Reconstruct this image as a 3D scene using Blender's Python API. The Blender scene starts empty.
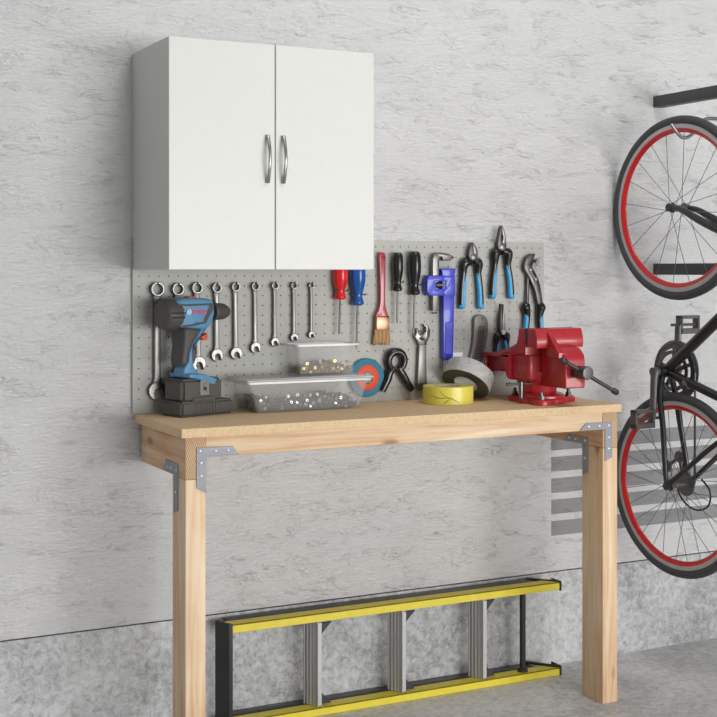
import bpy, bmesh, math, random
from mathutils import Vector, Matrix
random.seed(7)
C = bpy.context.scene.collection
SC = bpy.context.scene
PI = math.pi

# ------------------------------------------------------------------ measured camera and plane helpers
CAM_H, FPX, CX, HY, YAW, DIST = 1.36, 1308.0, 358.5, 270.0, math.radians(26.897), 3.7144
FW = (math.sin(YAW), math.cos(YAW)); RT = (math.cos(YAW), -math.sin(YAW))
def ray(u, v):
    a = (u-CX)/FPX
    return (FW[0]+RT[0]*a, FW[1]+RT[1]*a, -(v-HY)/FPX)
def W(u, v, y=-0.013):
    """point of the vertical plane y (the wall is y=0) that a measured photo point belongs to"""
    r = ray(u, v); t = (DIST+y)/r[1]
    return Vector((r[0]*t, y, CAM_H+r[2]*t))
def WZ(u, v, y): p = W(u, v, y); return (p.x, p.z)

# ------------------------------------------------------------------ materials
def nt(name):
    m = bpy.data.materials.new(name); m.use_nodes = True
    t = m.node_tree; b = t.nodes['Principled BSDF']
    return m, t, b
def srgb(r, g, b):
    f = lambda c: (c/255/12.92) if c/255 <= .04045 else ((c/255+.055)/1.055)**2.4
    return (f(r), f(g), f(b), 1)
def N(t, kind, **kw):
    n = t.nodes.new(kind)
    for k, v in kw.items():
        if k in n.inputs: n.inputs[k].default_value = v
        else: setattr(n, k, v)
    return n
def coords(t, scale=(1, 1, 1), rot=(0, 0, 0), kind='Position'):
    mp = N(t, 'ShaderNodeMapping'); mp.inputs['Scale'].default_value = scale; mp.inputs['Rotation'].default_value = rot
    if kind == 'Position':
        g = N(t, 'ShaderNodeNewGeometry'); t.links.new(g.outputs['Position'], mp.inputs['Vector'])
    else:
        g = N(t, 'ShaderNodeTexCoord'); t.links.new(g.outputs[kind], mp.inputs['Vector'])
    return mp.outputs['Vector']
def noise(t, vec, scale=5, detail=4, rough=.55, dist=0):
    n = N(t, 'ShaderNodeTexNoise', Scale=scale, Detail=detail, Roughness=rough, Distortion=dist)
    t.links.new(vec, n.inputs['Vector']); return n.outputs['Fac']
def ramp(t, fac, stops):
    r = N(t, 'ShaderNodeValToRGB'); e = r.color_ramp.elements
    while len(e) < len(stops): e.new(.5)
    for i, (p, c) in enumerate(stops):
        e[i].position = p; e[i].color = c if len(c) == 4 else (*c, 1)
    t.links.new(fac, r.inputs['Fac']); return r.outputs['Color']
def rng(t, fac, a, b, c=0., d=1., smooth=True):
    n = N(t, 'ShaderNodeMapRange'); n.interpolation_type = 'SMOOTHSTEP' if smooth else 'LINEAR'
    for k, v in (('From Min', a), ('From Max', b), ('To Min', c), ('To Max', d)): n.inputs[k].default_value = v
    t.links.new(fac, n.inputs['Value']); return n.outputs['Result']
def mth(t, op, a, b):
    n = N(t, 'ShaderNodeMath', operation=op)
    for i, x in enumerate((a, b)):
        if isinstance(x, (int, float)): n.inputs[i].default_value = x
        else: t.links.new(x, n.inputs[i])
    return n.outputs[0]
def mixc(t, fac, a, b, mode='MIX'):
    n = N(t, 'ShaderNodeMix', data_type='RGBA', blend_type=mode)
    for s, x in ((n.inputs[0], fac), (n.inputs[6], a), (n.inputs[7], b)):
        if isinstance(x, (int, float)): s.default_value = x
        elif isinstance(x, tuple): s.default_value = x
        else: t.links.new(x, s)
    return n.outputs[2]
def bump(t, b, h, strength=.5, dist=.005):
    n = N(t, 'ShaderNodeBump', Strength=strength, Distance=dist)
    t.links.new(h, n.inputs['Height']); t.links.new(n.outputs['Normal'], b.inputs['Normal'])

def plain(name, col, rough=.5, metal=0, spec=.5, var=.05, bumps=0, coat=0):
    m, t, b = nt(name)
    v = coords(t, kind='Object'); f = noise(t, v, 40, 4)
    lo = tuple(c*(1-var) for c in col[:3])+(1,); hi = tuple(min(1, c*(1+var)) for c in col[:3])+(1,)
    t.links.new(ramp(t, f, [(.3, lo), (.7, hi)]), b.inputs['Base Color'])
    b.inputs['Roughness'].default_value = rough; b.inputs['Metallic'].default_value = metal
    b.inputs['Specular IOR Level'].default_value = spec; b.inputs['Coat Weight'].default_value = coat
    if bumps: bump(t, b, noise(t, v, 160, 3), .35, bumps)
    return m

def plaster(name, c0, c1):
    m, t, b = nt(name)
    v1 = coords(t, (1, 1, 2.2)); v2 = coords(t, (1, 1, 3.4), (0, .12, 0)); v3 = coords(t, (1, 1, 1.9), (0, -.2, 0))
    big = noise(t, v1, 1.3, 5, .6)
    fine = noise(t, v2, 46, 8, .74, .5)
    mid = noise(t, v2, 8, 6, .62, .4)
    n3 = noise(t, v3, 3.6, 9, .60, .5)
    saw = mth(t, 'FRACT', mth(t, 'MULTIPLY', n3, 5.0), 0)             # plaster laps with one sharp rim
    gate = rng(t, noise(t, v1, 5.5, 5, .65), .50, .60)
    n4 = noise(t, v2, 8.5, 8, .64, .6)
    saw2 = mth(t, 'FRACT', mth(t, 'MULTIPLY', n4, 3.6), 0)
    gate2 = rng(t, noise(t, v2, 6.0, 5, .6), .52, .62)
    h = mth(t, 'ADD', mth(t, 'MULTIPLY', fine, .80), mth(t, 'MULTIPLY', mid, .40))
    h = mth(t, 'ADD', h, mth(t, 'MULTIPLY', mth(t, 'MULTIPLY', saw, gate), .66))
    h = mth(t, 'ADD', h, mth(t, 'MULTIPLY', mth(t, 'MULTIPLY', saw2, gate2), .34))
    bump(t, b, h, .95, .0125)
    col = ramp(t, big, [(.3, c0), (.7, c1)])
    t.links.new(col, b.inputs['Base Color']); b.inputs['Roughness'].default_value = .92
    b.inputs['Specular IOR Level'].default_value = .2
    return m
def concrete(name, lo, mid, hi, bs=.5, rough=.6, sc=1.0):
    m, t, b = nt(name)
    v = coords(t, (1, 1, 1))
    a = noise(t, v, 3.2*sc, 6, .62, .3); f = noise(t, v, 42*sc, 7, .72, .6); g = noise(t, v, 110, 3, .6)
    s = mth(t, 'ADD', mth(t, 'MULTIPLY', a, .42), mth(t, 'MULTIPLY', f, .58))
    col = ramp(t, s, [(.39, lo), (.5, mid), (.61, hi)])
    pit = rng(t, noise(t, v, 60, 4, .65), .34, .40, .45, 0)
    col = mixc(t, pit, col, (lo[0]*.5, lo[1]*.5, lo[2]*.5, 1))
    t.links.new(col, b.inputs['Base Color'])
    b.inputs['Roughness'].default_value = rough
    bump(t, b, mth(t, 'ADD', f, mth(t, 'MULTIPLY', g, .3)), bs, .006)
    return m
def wood(name, axis, lo, mid, hi, knots=True, scale=1.0):
    m, t, b = nt(name)
    sc = [26, 26, 26]; sc['xyz'.index(axis)] = 1.5
    v = coords(t, tuple(s*scale for s in sc)); f = noise(t, v, 1.0, 7, .62, 1.1)
    sc2 = [120, 120, 120]; sc2['xyz'.index(axis)] = 5
    g = noise(t, coords(t, tuple(sc2)), 1.0, 3, .6)
    big = noise(t, coords(t, (3, 3, 3)), 1.0, 3)
    s = mth(t, 'ADD', mth(t, 'MULTIPLY', f, .72), mth(t, 'MULTIPLY', g, .28))
    s = mth(t, 'ADD', s, mth(t, 'MULTIPLY', mth(t, 'SUBTRACT', big, .5), .35))
    col = ramp(t, s, [(.30, lo), (.47, mid), (.66, hi)])
    if knots:
        sk = [9, 9, 9]; sk['xyz'.index(axis)] = 3.6
        k = N(t, 'ShaderNodeTexVoronoi', Scale=1.0, Randomness=1.0); t.links.new(coords(t, tuple(sk), (0, 0, 0)), k.inputs['Vector'])
        kk = rng(t, k.outputs['Distance'], .05, .15, .75, 0)
        col = mixc(t, kk, col, srgb(150, 100, 62))
    t.links.new(col, b.inputs['Base Color']); b.inputs['Roughness'].default_value = .6
    bump(t, b, s, .25, .002)
    return m
def endgrain(name):
    m, t, b = nt(name)
    w = N(t, 'ShaderNodeTexWave', Scale=60, Distortion=2.5, Detail=3); t.links.new(coords(t, (1, 1, 1), (0, .35, 0)), w.inputs['Vector'])
    t.links.new(ramp(t, w.outputs['Fac'], [(.1, srgb(176, 140, 104)), (.9, srgb(214, 184, 148))]), b.inputs['Base Color'])
    b.inputs['Roughness'].default_value = .75; bump(t, b, w.outputs['Fac'], .3, .002); return m
def chipboard(name):
    m, t, b = nt(name)
    v = coords(t); f = noise(t, v, 130, 5, .7); g = noise(t, coords(t, (1, 2, 1)), 420, 2)
    s = mth(t, 'ADD', mth(t, 'MULTIPLY', f, .6), mth(t, 'MULTIPLY', g, .4))
    t.links.new(ramp(t, s, [(.25, srgb(196, 162, 120)), (.5, srgb(222, 192, 150)), (.75, srgb(238, 214, 178))]), b.inputs['Base Color'])
    b.inputs['Roughness'].default_value = .65; bump(t, b, s, .2, .001); return m
def brushed(name, col, rough=.3, axis='z', metal=1.0):
    m, t, b = nt(name)
    sc = [300, 300, 300]; sc['xyz'.index(axis)] = 6
    f = noise(t, coords(t, tuple(sc)), 1, 3)
    lo = tuple(c*.82 for c in col[:3])+(1,)
    t.links.new(ramp(t, f, [(.3, lo), (.7, col)]), b.inputs['Base Color'])
    b.inputs['Metallic'].default_value = metal
    t.links.new(rng(t, f, .3, .7, rough*.8, rough*1.25), b.inputs['Roughness']); return m
def clear_plastic(name, col, alpha=.3):
    m, t, b = nt(name)
    f = noise(t, coords(t, kind='Object'), 14, 3)
    t.links.new(ramp(t, f, [(.3, tuple(c*.93 for c in col[:3])+(1,)), (.7, col)]), b.inputs['Base Color'])
    b.inputs['Roughness'].default_value = .22; b.inputs['Alpha'].default_value = alpha
    b.inputs['Specular IOR Level'].default_value = .6
    return m
def striped(name, c0, c1, axis_rot, scale):
    m, t, b = nt(name)
    w = N(t, 'ShaderNodeTexWave', Scale=scale, Distortion=.6, Detail=2); t.links.new(coords(t, (1, 1, 1), axis_rot, 'Object'), w.inputs['Vector'])
    t.links.new(ramp(t, w.outputs['Fac'], [(.2, c0), (.8, c1)]), b.inputs['Base Color']); b.inputs['Roughness'].default_value = .7
    bump(t, b, w.outputs['Fac'], .4, .002); return m

M = {}
M['plaster'] = plaster('white_plaster', srgb(226, 226, 226), srgb(237, 237, 237))
M['stripe'] = plaster('grey_wall_paint', srgb(156, 156, 158), srgb(168, 168, 169))
M['concrete'] = concrete('rough_concrete', srgb(146, 147, 148), srgb(188, 189, 190), srgb(216, 217, 218), .9, .42)
M['floor'] = concrete('floor_concrete', srgb(172, 172, 172), srgb(204, 204, 204), srgb(226, 226, 226), .3, .5, .9)
M['cab'] = plain('white_laminate', srgb(216, 216, 211), .38, var=.01)
M['cabin'] = plain('cabinet_shell', srgb(208, 208, 202), .5, var=.01)
M['peg'] = plain('grey_board', srgb(178, 178, 172), .6, var=.03)
M['pegback'] = plain('dark_board_back', srgb(92, 92, 90), .8)
M['chip'] = chipboard('particle_board')
P0 = (srgb(204, 160, 118), srgb(228, 196, 158), srgb(242, 220, 190))
M['pine_z'] = wood('pine_upright', 'z', *P0)
M['pine_x'] = wood('pine_long', 'x', *P0)
M['pine_y'] = wood('pine_deep', 'y', srgb(170, 124, 88), srgb(208, 166, 126), srgb(232, 208, 178), scale=.6)
M['endgrain'] = endgrain('pine_end_grain')
M['zinc'] = brushed('galvanised_plate', srgb(158, 160, 166), .6, 'x', .35)
M['screw'] = brushed('screw_head', srgb(225, 225, 225), .3, 'x', .6)
M['chrome'] = brushed('chrome_steel', srgb(122, 121, 119), .34, 'z')
M['steel'] = brushed('tool_steel', srgb(130, 129, 127), .42, 'z')
M['dsteel'] = brushed('dark_steel', srgb(98, 96, 96), .42, 'z')
M['satin'] = brushed('satin_nickel', srgb(160, 160, 160), .34, 'z')
M['red_vise'] = plain('red_enamel', srgb(176, 32, 42), .38, var=.06, bumps=.0006, coat=.25)
M['red'] = plain('red_plastic', srgb(214, 28, 30), .28, coat=.2)
M['blue'] = plain('blue_plastic', srgb(22, 84, 160), .28, coat=.2)
M['black'] = plain('black_plastic', srgb(22, 22, 24), .28, coat=.2)
M['rubber'] = plain('black_rubber', srgb(52, 52, 54), .7, bumps=.0006)
M['grip'] = plain('charcoal_rubber', srgb(78, 75, 72), .55, bumps=.0008)
M['drill'] = plain('blue_casing', srgb(92, 148, 186), .42)
M['cyan'] = plain('light_blue_grip', srgb(52, 164, 220), .36)
M['wrenchblue'] = plain('cobalt_enamel', srgb(66, 72, 196), .34, coat=.2)
M['pinkred'] = plain('lacquered_red_wood', srgb(160, 38, 56), .28, coat=.4)
M['brass'] = brushed('brass', srgb(206, 176, 112), .25, 'z')
M['copper'] = brushed('copper_ferrule', srgb(150, 116, 94), .3, 'z')
M['bristle'] = striped('tan_bristle', srgb(150, 112, 72), srgb(200, 164, 118), (0, 0, 0), 90)
M['teal'] = plain('teal_disc', srgb(26, 112, 138), .6, bumps=.001)
M['orange'] = plain('orange_disc', srgb(216, 74, 34), .55)
M['orangered'] = plain('orange_trigger', srgb(222, 84, 56), .5)
M['yellow_tape'] = plain('yellow_tape_film', srgb(226, 214, 92), .3, var=.03)
M['crease'] = plain('dark_crease', srgb(92, 84, 30), .5)
M['olive'] = striped('olive_tape_side', srgb(66, 64, 54), srgb(84, 82, 70), (0, 0, 0), 3)
def cloth_tape():
    m, t, b = nt('silver_cloth_tape')
    f = noise(t, coords(t, (1, 1, 4), kind='Object'), 22, 5, .65, 1.2)
    t.links.new(ramp(t, f, [(.3, srgb(176, 176, 174)), (.7, srgb(208, 208, 205))]), b.inputs['Base Color'])
    b.inputs['Roughness'].default_value = .5; bump(t, b, f, .9, .006); return m
M['silver_tape'] = cloth_tape()
M['card'] = plain('white_card', srgb(250, 250, 250), .7)
M['core'] = plain('pale_card_core', srgb(205, 203, 198), .8)
M['yellow'] = plain('yellow_fibreglass', srgb(228, 210, 58), .42, var=.04)
M['alu'] = brushed('aluminium_step', srgb(188, 188, 188), .45, 'z', .5)
M['ladblack'] = plain('black_ladder_plastic', srgb(40, 40, 41), .5, var=.1)
M['darkrail'] = brushed('dark_rail', srgb(74, 74, 76), .35, 'x', .4)
M['guard'] = plain('grey_guard_ring', srgb(128, 128, 128), .5)
M['rack'] = plain('charcoal_paint', srgb(74, 74, 75), .55)
M['bike'] = plain('gloss_black_paint', srgb(30, 29, 29), .3, coat=.3)
M['crank'] = brushed('dark_alloy', srgb(112, 111, 110), .45, 'z', .6)
M['tyre'] = plain('tyre_rubber', srgb(74, 75, 77), .75, bumps=.001)
M['rimred'] = plain('red_rim', srgb(206, 24, 28), .3, coat=.3)
M['rimgrey'] = plain('grey_brake_track', srgb(188, 182, 180), .4)
M['spoke'] = brushed('spoke_steel', srgb(120, 120, 120), .4, 'x', .5)
M['tub'] = clear_plastic('frosted_clear_plastic', srgb(226, 226, 226), .15)
M['rim'] = clear_plastic('rim_highlight_plastic', srgb(240, 240, 240), .7)  # tub plastic made whiter and more opaque, a highlight painted along the rim
M['lid'] = clear_plastic('frosted_lid_plastic', srgb(240, 240, 240), .55)
M['nut'] = brushed('zinc_nut', srgb(200, 200, 204), .25, 'z')
M['pile'] = brushed('loose_hardware', srgb(112, 112, 118), .4, 'z', .8)
M['brasspile'] = brushed('loose_brass_hardware', srgb(156, 134, 86), .4, 'z', .6)
M['textred'] = plain('magenta_red_print', srgb(214, 60, 112), .4)
M['white'] = plain('white_print', srgb(240, 240, 240), .4)
M['rasp'] = brushed('grey_rasp_metal', srgb(126, 122, 120), .45, 'z', .5)
M['mesh'] = plain('black_perforations', srgb(24, 24, 24), .6)

# ------------------------------------------------------------------ object helpers
ORG = {}
def finish(name, bm, mat, parent=None, origin=None, smooth=35, fix=True):
    if fix: bmesh.ops.recalc_face_normals(bm, faces=bm.faces)
    o0 = Vector(origin) if origin is not None else (ORG[parent] if parent is not None else Vector((0, 0, 0)))
    bmesh.ops.translate(bm, verts=bm.verts, vec=-o0)
    me = bpy.data.meshes.new(name); bm.to_mesh(me); bm.free()
    for m in (mat if isinstance(mat, (list, tuple)) else [mat]): me.materials.append(m)
    if smooth:
        for p in me.polygons: p.use_smooth = True
        me.set_sharp_from_angle(angle=math.radians(smooth))
    o = bpy.data.objects.new(name, me); C.objects.link(o)
    if parent is not None: o.parent = parent
    else: o.location = o0
    ORG[o] = o0
    return o
def tag(o, label, cat, group=None, kind=None):
    o['label'] = label; o['category'] = cat
    if group: o['group'] = group
    if kind: o['kind'] = kind
    return o
def thing(name, label, cat, loc, group=None):
    o = bpy.data.objects.new(name, None); C.objects.link(o); o.location = loc; o.empty_display_size = .05
    ORG[o] = Vector(loc); return tag(o, label, cat, group)
def struct(name, bm, mat, smooth=0):
    o = finish(name, bm, mat, smooth=smooth); o['kind'] = 'structure'; return o
B = bmesh.new
def box(bm, x0, x1, y0, y1, z0, z1, bev=0, seg=2, mat=0):
    r = bmesh.ops.create_cube(bm, size=1)
    vs = r['verts']
    for v in vs: v.co = Vector(((x0+x1)/2+v.co.x*(x1-x0), (y0+y1)/2+v.co.y*(y1-y0), (z0+z1)/2+v.co.z*(z1-z0)))
    fs = set(f for v in vs for f in v.link_faces)
    for f in fs: f.material_index = mat
    if bev:
        es = set(e for v in vs for e in v.link_edges)
        bmesh.ops.bevel(bm, geom=list(es), offset=bev, segments=seg, profile=.5, affect='EDGES')
    return vs
def tube(bm, pts, radii, seg=10, fy=None, cap=True, smooth_n=0):
    pts = [Vector(p) for p in pts]
    if isinstance(radii, (int, float)): radii = [radii]*len(pts)
    if smooth_n:                                     # Catmull-Rom through the points
        P, R_ = [], []
        for i in range(len(pts)-1):
            p0, p1, p2, p3 = pts[max(i-1, 0)], pts[i], pts[i+1], pts[min(i+2, len(pts)-1)]
            for k in range(smooth_n):
                s = k/smooth_n
                P.append(.5*((2*p1)+(p2-p0)*s+(2*p0-5*p1+4*p2-p3)*s*s+(3*p1-p0-3*p2+p3)*s**3))
                R_.append(radii[i]*(1-s)+radii[i+1]*s)
        P.append(pts[-1]); R_.append(radii[-1]); pts, radii = P, R_
    rings = []; nrm = None; allv = []
    for i, p in enumerate(pts):
        d = (pts[min(i+1, len(pts)-1)]-pts[max(i-1, 0)]).normalized()
        if nrm is None:
            nrm = d.orthogonal().normalized()
            if abs(d.y) < .9: nrm = (Vector((0, 1, 0))-d*d.y).normalized()
        nrm = (nrm-d*nrm.dot(d)).normalized(); bn = d.cross(nrm)
        ring = []
        for k in range(seg):
            a = 2*PI*k/seg; ring.append(bm.verts.new(p+radii[i]*(math.cos(a)*nrm*(fy or 1)+math.sin(a)*bn)))
        rings.append(ring); allv += ring
    for a, b_ in zip(rings, rings[1:]):
        for k in range(seg): bm.faces.new((a[k], a[(k+1) % seg], b_[(k+1) % seg], b_[k]))
    if cap: bm.faces.new(rings[0][::-1]); bm.faces.new(rings[-1])
    return allv
def lathe(bm, prof, c, axis='z', seg=32, close=False, mats=None):
    """prof = [(radius, height along axis)]"""
    c = Vector(c)
    ax = {'x': (Vector((0, 1, 0)), Vector((0, 0, 1)), Vector((1, 0, 0))), 'y': (Vector((0, 0, 1)), Vector((1, 0, 0)), Vector((0, 1, 0))),
          'z': (Vector((1, 0, 0)), Vector((0, 1, 0)), Vector((0, 0, 1)))}[axis] if isinstance(axis, str) else axis
    e1, e2, e3 = ax; rings = []
    for r, h in prof:
        rings.append([bm.verts.new(c+e3*h+r*(math.cos(2*PI*k/seg)*e1+math.sin(2*PI*k/seg)*e2)) for k in range(seg)])
    idx = list(zip(rings, rings[1:]))
    if close: idx.append((rings[-1], rings[0]))
    for i, (a, b_) in enumerate(idx):
        for k in range(seg):
            f = bm.faces.new((a[k], a[(k+1) % seg], b_[(k+1) % seg], b_[k]))
            if mats: f.material_index = mats[i]
    if not close:
        for r_, flip in ((rings[0], True), (rings[-1], False)):
            f = bm.faces.new(r_[::-1] if flip else r_)
            if mats: f.material_index = mats[0 if flip else -1]
    return [v for r_ in rings for v in r_]
def prism(bm, outline, y0, y1, bev=0, seg=2, fn=None):
    """outline of (x,z) points given thickness from y0 (front) to y1 (back); fn maps (x,y,z) to a point"""
    fn = fn or (lambda x, y, z: Vector((x, y, z)))
    a = [bm.verts.new(fn(x, y0, z)) for x, z in outline]; b_ = [bm.verts.new(fn(x, y1, z)) for x, z in outline]
    n = len(a); fa = bm.faces.new(a); bm.faces.new(b_[::-1])
    for i in range(n): bm.faces.new((a[i], b_[i], b_[(i+1) % n], a[(i+1) % n]))
    if bev:
        bmesh.ops.recalc_face_normals(bm, faces=bm.faces)
        bmesh.ops.bevel(bm, geom=list(fa.edges), offset=bev, segments=seg, profile=.5, affect='EDGES', clamp_overlap=True)
def spline(pts, n=6, closed=True):
    P = [Vector(p).to_2d() for p in pts]; out = []; L = len(P)
    for i in range(L if closed else L-1):
        g = (lambda k: P[k % L]) if closed else (lambda k: P[max(0, min(L-1, k))])
        p0, p1, p2, p3 = g(i-1), g(i), g(i+1), g(i+2)
        for k in range(n):
            s = k/n; q = .5*((2*p1)+(p2-p0)*s+(2*p0-5*p1+4*p2-p3)*s*s+(3*p1-p0-3*p2+p3)*s**3); out.append((q.x, q.y))
    if not closed: out.append(tuple(P[-1]))
    return out
def OW(pts, y): return [WZ(u, v, y) for u, v in pts]

# ================================================================== SETTING
bm = B(); box(bm, -1.2, 7.2, 0, .12, .3232, 3.2); struct('wall_back', bm, M['plaster'])
bm = B(); box(bm, -1.2, 7.2, 0, .12, 0, .3190); struct('baseboard_back', bm, M['concrete'])
bm = B(); box(bm, -1.2, 7.2, .02, .11, .3190, .3232); struct('trim_6', bm, M['pegback'])
bm = B(); box(bm, -1.2, 7.2, -12, .12, -.12, 0); struct('floor', bm, M['floor'])
for i, z in enumerate((.739, .666, .592, .519, .445)):
    bm = B(); box(bm, 2.628, 4.6, -.0008, .004, z, z+.050)
    struct('trim_%d' % (i+1), bm, M['stripe'])

# ================================================================== WALL CABINET
cb = thing('wall_cabinet', 'white two-door wall cabinet with curved nickel handles above the workbench', 'cabinet', (1.453, 0, 1.361))
x0, x1, z0, z1 = 1.141, 1.765, 1.361, 1.992
bm = B()
box(bm, x0, x0+.016, -.316, -.0005, z0, z1); box(bm, x1-.016, x1, -.316, -.0005, z0, z1)
box(bm, x0+.016, x1-.016, -.316, -.0005, z0, z0+.016); box(bm, x0+.016, x1-.016, -.316, -.0005, z1-.016, z1)
box(bm, x0+.016, x1-.016, -.012, -.0005, z0+.016, z1-.016); box(bm, x0+.016, x1-.016, -.30, -.012, 1.66, 1.676)
finish('carcass', bm, M['cabin'], cb, smooth=0)
for s, (a, b_) in enumerate(((x0, 1.4515), (1.4545, x1))):
    bm = B(); box(bm, a, b_, -.334, -.3165, z0, z1, .0012, 1); d = finish('door', bm, M['cab'], cb)
    hx = (1.428, 1.476)[s]; hz0, hz1 = 1.603, 1.738
    # curved bow handle with flat feet
    bm = B(); n = 16; w = .0048
    prev = None; outer, inner = [], []
    for k in range(n+1):
        f = k/n; z = hz0+(hz1-hz0)*f; bow = math.sin(PI*f)
        outer.append((-.334-.008-.017*bow, z)); inner.append((-.334-.002-.0175*bow if .1 < f < .9 else -.334, z))
    vs = []
    for (yo, z), (yi, _) in zip(outer, inner):
        hw = w*(1-.22*math.sin(PI*(z-hz0)/(hz1-hz0)))
        vs.append([bm.verts.new((hx-hw, yi, z)), bm.verts.new((hx-hw, yo, z)), bm.verts.new((hx+hw, yo, z)), bm.verts.new((hx+hw, yi, z))])
    for a_, c_ in zip(vs, vs[1:]):
        for k in range(4): bm.faces.new((a_[k], a_[(k+1) % 4], c_[(k+1) % 4], c_[k]))
    bm.faces.new(vs[0]); bm.faces.new(vs[-1][::-1])
    bmesh.ops.bevel(bm, geom=[e for e in bm.edges], offset=.0008, segments=1, affect='EDGES')
    finish('handle', bm, M['satin'], d, smooth=50)

# ================================================================== PEGBOARD with real holes
PX0, PX1, PZ0, PZ1, PY = 1.140, 2.588, .9395, 1.4525, -.012
bm = B(); pitch = .0300; hr = .0023
xs = [PX0+.004+pitch*(i+.5) for i in range(48)]; nz = 17
zt = PZ1-.006
cells_x = [PX0]+[PX0+.004+pitch*i for i in range(1, 48)]+[PX1]
cells_z = [PZ0]+[zt-pitch*i for i in range(nz-1, 0, -1)]+[PZ1]
V = {}
def gv(x, z):
    k = (round(x, 5), round(z, 5))
    if k not in V: V[k] = bm.verts.new((x, PY, z))
    return V[k]
for i in range(len(cells_x)-1):
    for j in range(len(cells_z)-1):
        a, b_, c_, d_ = cells_x[i], cells_x[i+1], cells_z[j], cells_z[j+1]
        co = [gv(a, c_), gv(b_, c_), gv(b_, d_), gv(a, d_)]
        cx, cz = (a+b_)/2, (c_+d_)/2
        if c_ < .945: bm.faces.new(co); continue
        h8 = [bm.verts.new((cx+hr*math.cos(t), PY, cz+hr*math.sin(t))) for t in [PI*1.25+PI/4*k for k in range(8)]]
        hb = [bm.verts.new((v.co.x, PY+.004, v.co.z)) for v in h8]
        for k in range(4):
            bm.faces.new((co[k], co[(k+1) % 4], h8[(2*k+2) % 8], h8[2*k+1], h8[2*k]))
        for k in range(8): bm.faces.new((h8[k], h8[(k+1) % 8], hb[(k+1) % 8], hb[k]))
pb = finish('pegboard', bm, M['peg'], origin=((PX0+PX1)/2, -.006, PZ0), smooth=0, fix=True)
tag(pb, 'grey perforated pegboard panel holding hand tools behind the workbench', 'pegboard')
bm = B(); box(bm, PX0, PX1, -.0078, -.0006, PZ0, PZ1); finish('backing', bm, M['pegback'], pb, smooth=0)
bm = B()
box(bm, PX0-.0008, PX0, -.012, -.0006, PZ0, PZ1); box(bm, PX1, PX1+.0008, -.012, -.0006, PZ0, PZ1); box(bm, PX0, PX1, -.012, -.0006, PZ1, PZ1+.0008)
finish('edge', bm, M['peg'], pb, smooth=0)

# ================================================================== WORKBENCH
TOP = .939
wb = thing('workbench', 'pine workbench with a particle board top and galvanised corner plates', 'workbench', (1.88, -.2, 0))
bm = B(); box(bm, 1.147, 2.600, -.420, -.0008, .914, TOP, .0012, 1); finish('worktop', bm, M['chip'], wb, smooth=0)
LX = ((1.162, 1.219), (2.535, 2.592)); FY = -.408
for a, b_ in LX:
    bm = B(); box(bm, a, b_, FY, FY+.108, 0, .8015, .0025, 2); finish('leg', bm, M['pine_z'], wb)
    bm = B(); box(bm, a, b_, FY, -.022, .8020, .9138, .002, 2)
    for f in bm.faces:
        if f.calc_center_median().y < FY+.001: f.material_index = 1
    finish('side_rail', bm, [M['pine_y'], M['endgrain']], wb)
bm = B(); box(bm, 1.2195, 2.5345, FY+.001, FY+.039, .860, .9138, .002, 2); finish('front_rail', bm, M['pine_x'], wb)
bm = B(); box(bm, 1.2205, 2.5345, -.052, -.0145, .805, .9138, .002, 2); finish('back_rail', bm, M['pine_x'], wb)
def bracket(outline, fn, screws, nrm):
    bm = B(); prism(bm, outline, 0, .003, .0006, 1, fn); br = finish('corner_bracket', bm, M['zinc'], wb)
    for (a, z) in screws:
        bm = B(); c = fn(a, 0, z)
        e3 = Vector(nrm); e1 = Vector((0, 0, 1)); e2 = e3.cross(e1)
        lathe(bm, [(.0044, 0), (.0040, .0012), (.0020, .0022)], c, (e1, e2, e3), 12); finish('screw', bm, M['screw'], br)
fr = lambda x, y, z: Vector((x, FY-.003+y, z))
bracket([(1.192, .887), (1.296, .884), (1.313, .8605), (1.2200, .8605), (1.2200, .764), (1.192, .779)], fr,
        [(1.202, .877), (1.246, .875), (1.282, .874), (1.205, .845), (1.205, .810)], (0, -1, 0))
bracket([(2.445, .8615), (2.470, .884), (2.570, .884), (2.570, .772), (2.542, .762), (2.542, .8615)], fr,
        [(2.48, .873), (2.52, .873), (2.557, .873), (2.557, .835), (2.557, .80)], (0, -1, 0))
def sd(xf): return lambda y, d, z: Vector((xf-.003+d, y, z))
bracket([(-.352, .838), (-.250, .836), (-.232, .804), (-.318, .804), (-.318, .702), (-.352, .712)], sd(1.162), [(-.34, .82), (-.30, .82), (-.265, .82), (-.335, .76)], (-1, 0, 0))
bracket([(-.3345, .828), (-.222, .826), (-.198, .804), (-.3045, .804), (-.3045, .705), (-.3345, .718)], sd(2.535), [(-.32, .816), (-.27, .816), (-.235, .816), (-.319, .76)], (-1, 0, 0))

# ================================================================== PEG HOOKS
def hook(x, z, label, L=.030, up=.008, r=.0022):
    bm = B(); tube(bm, [(x, -.0035, z), (x, -.012-L*.7, z), (x, -.012-L, z+up*.4), (x, -.012-L-.001, z+up)], r, 8)
    h = finish('pegboard_hook', bm, M['chrome'], origin=(x, -.012, z)); return tag(h, label, 'hook', 'pegboard hooks')

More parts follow.
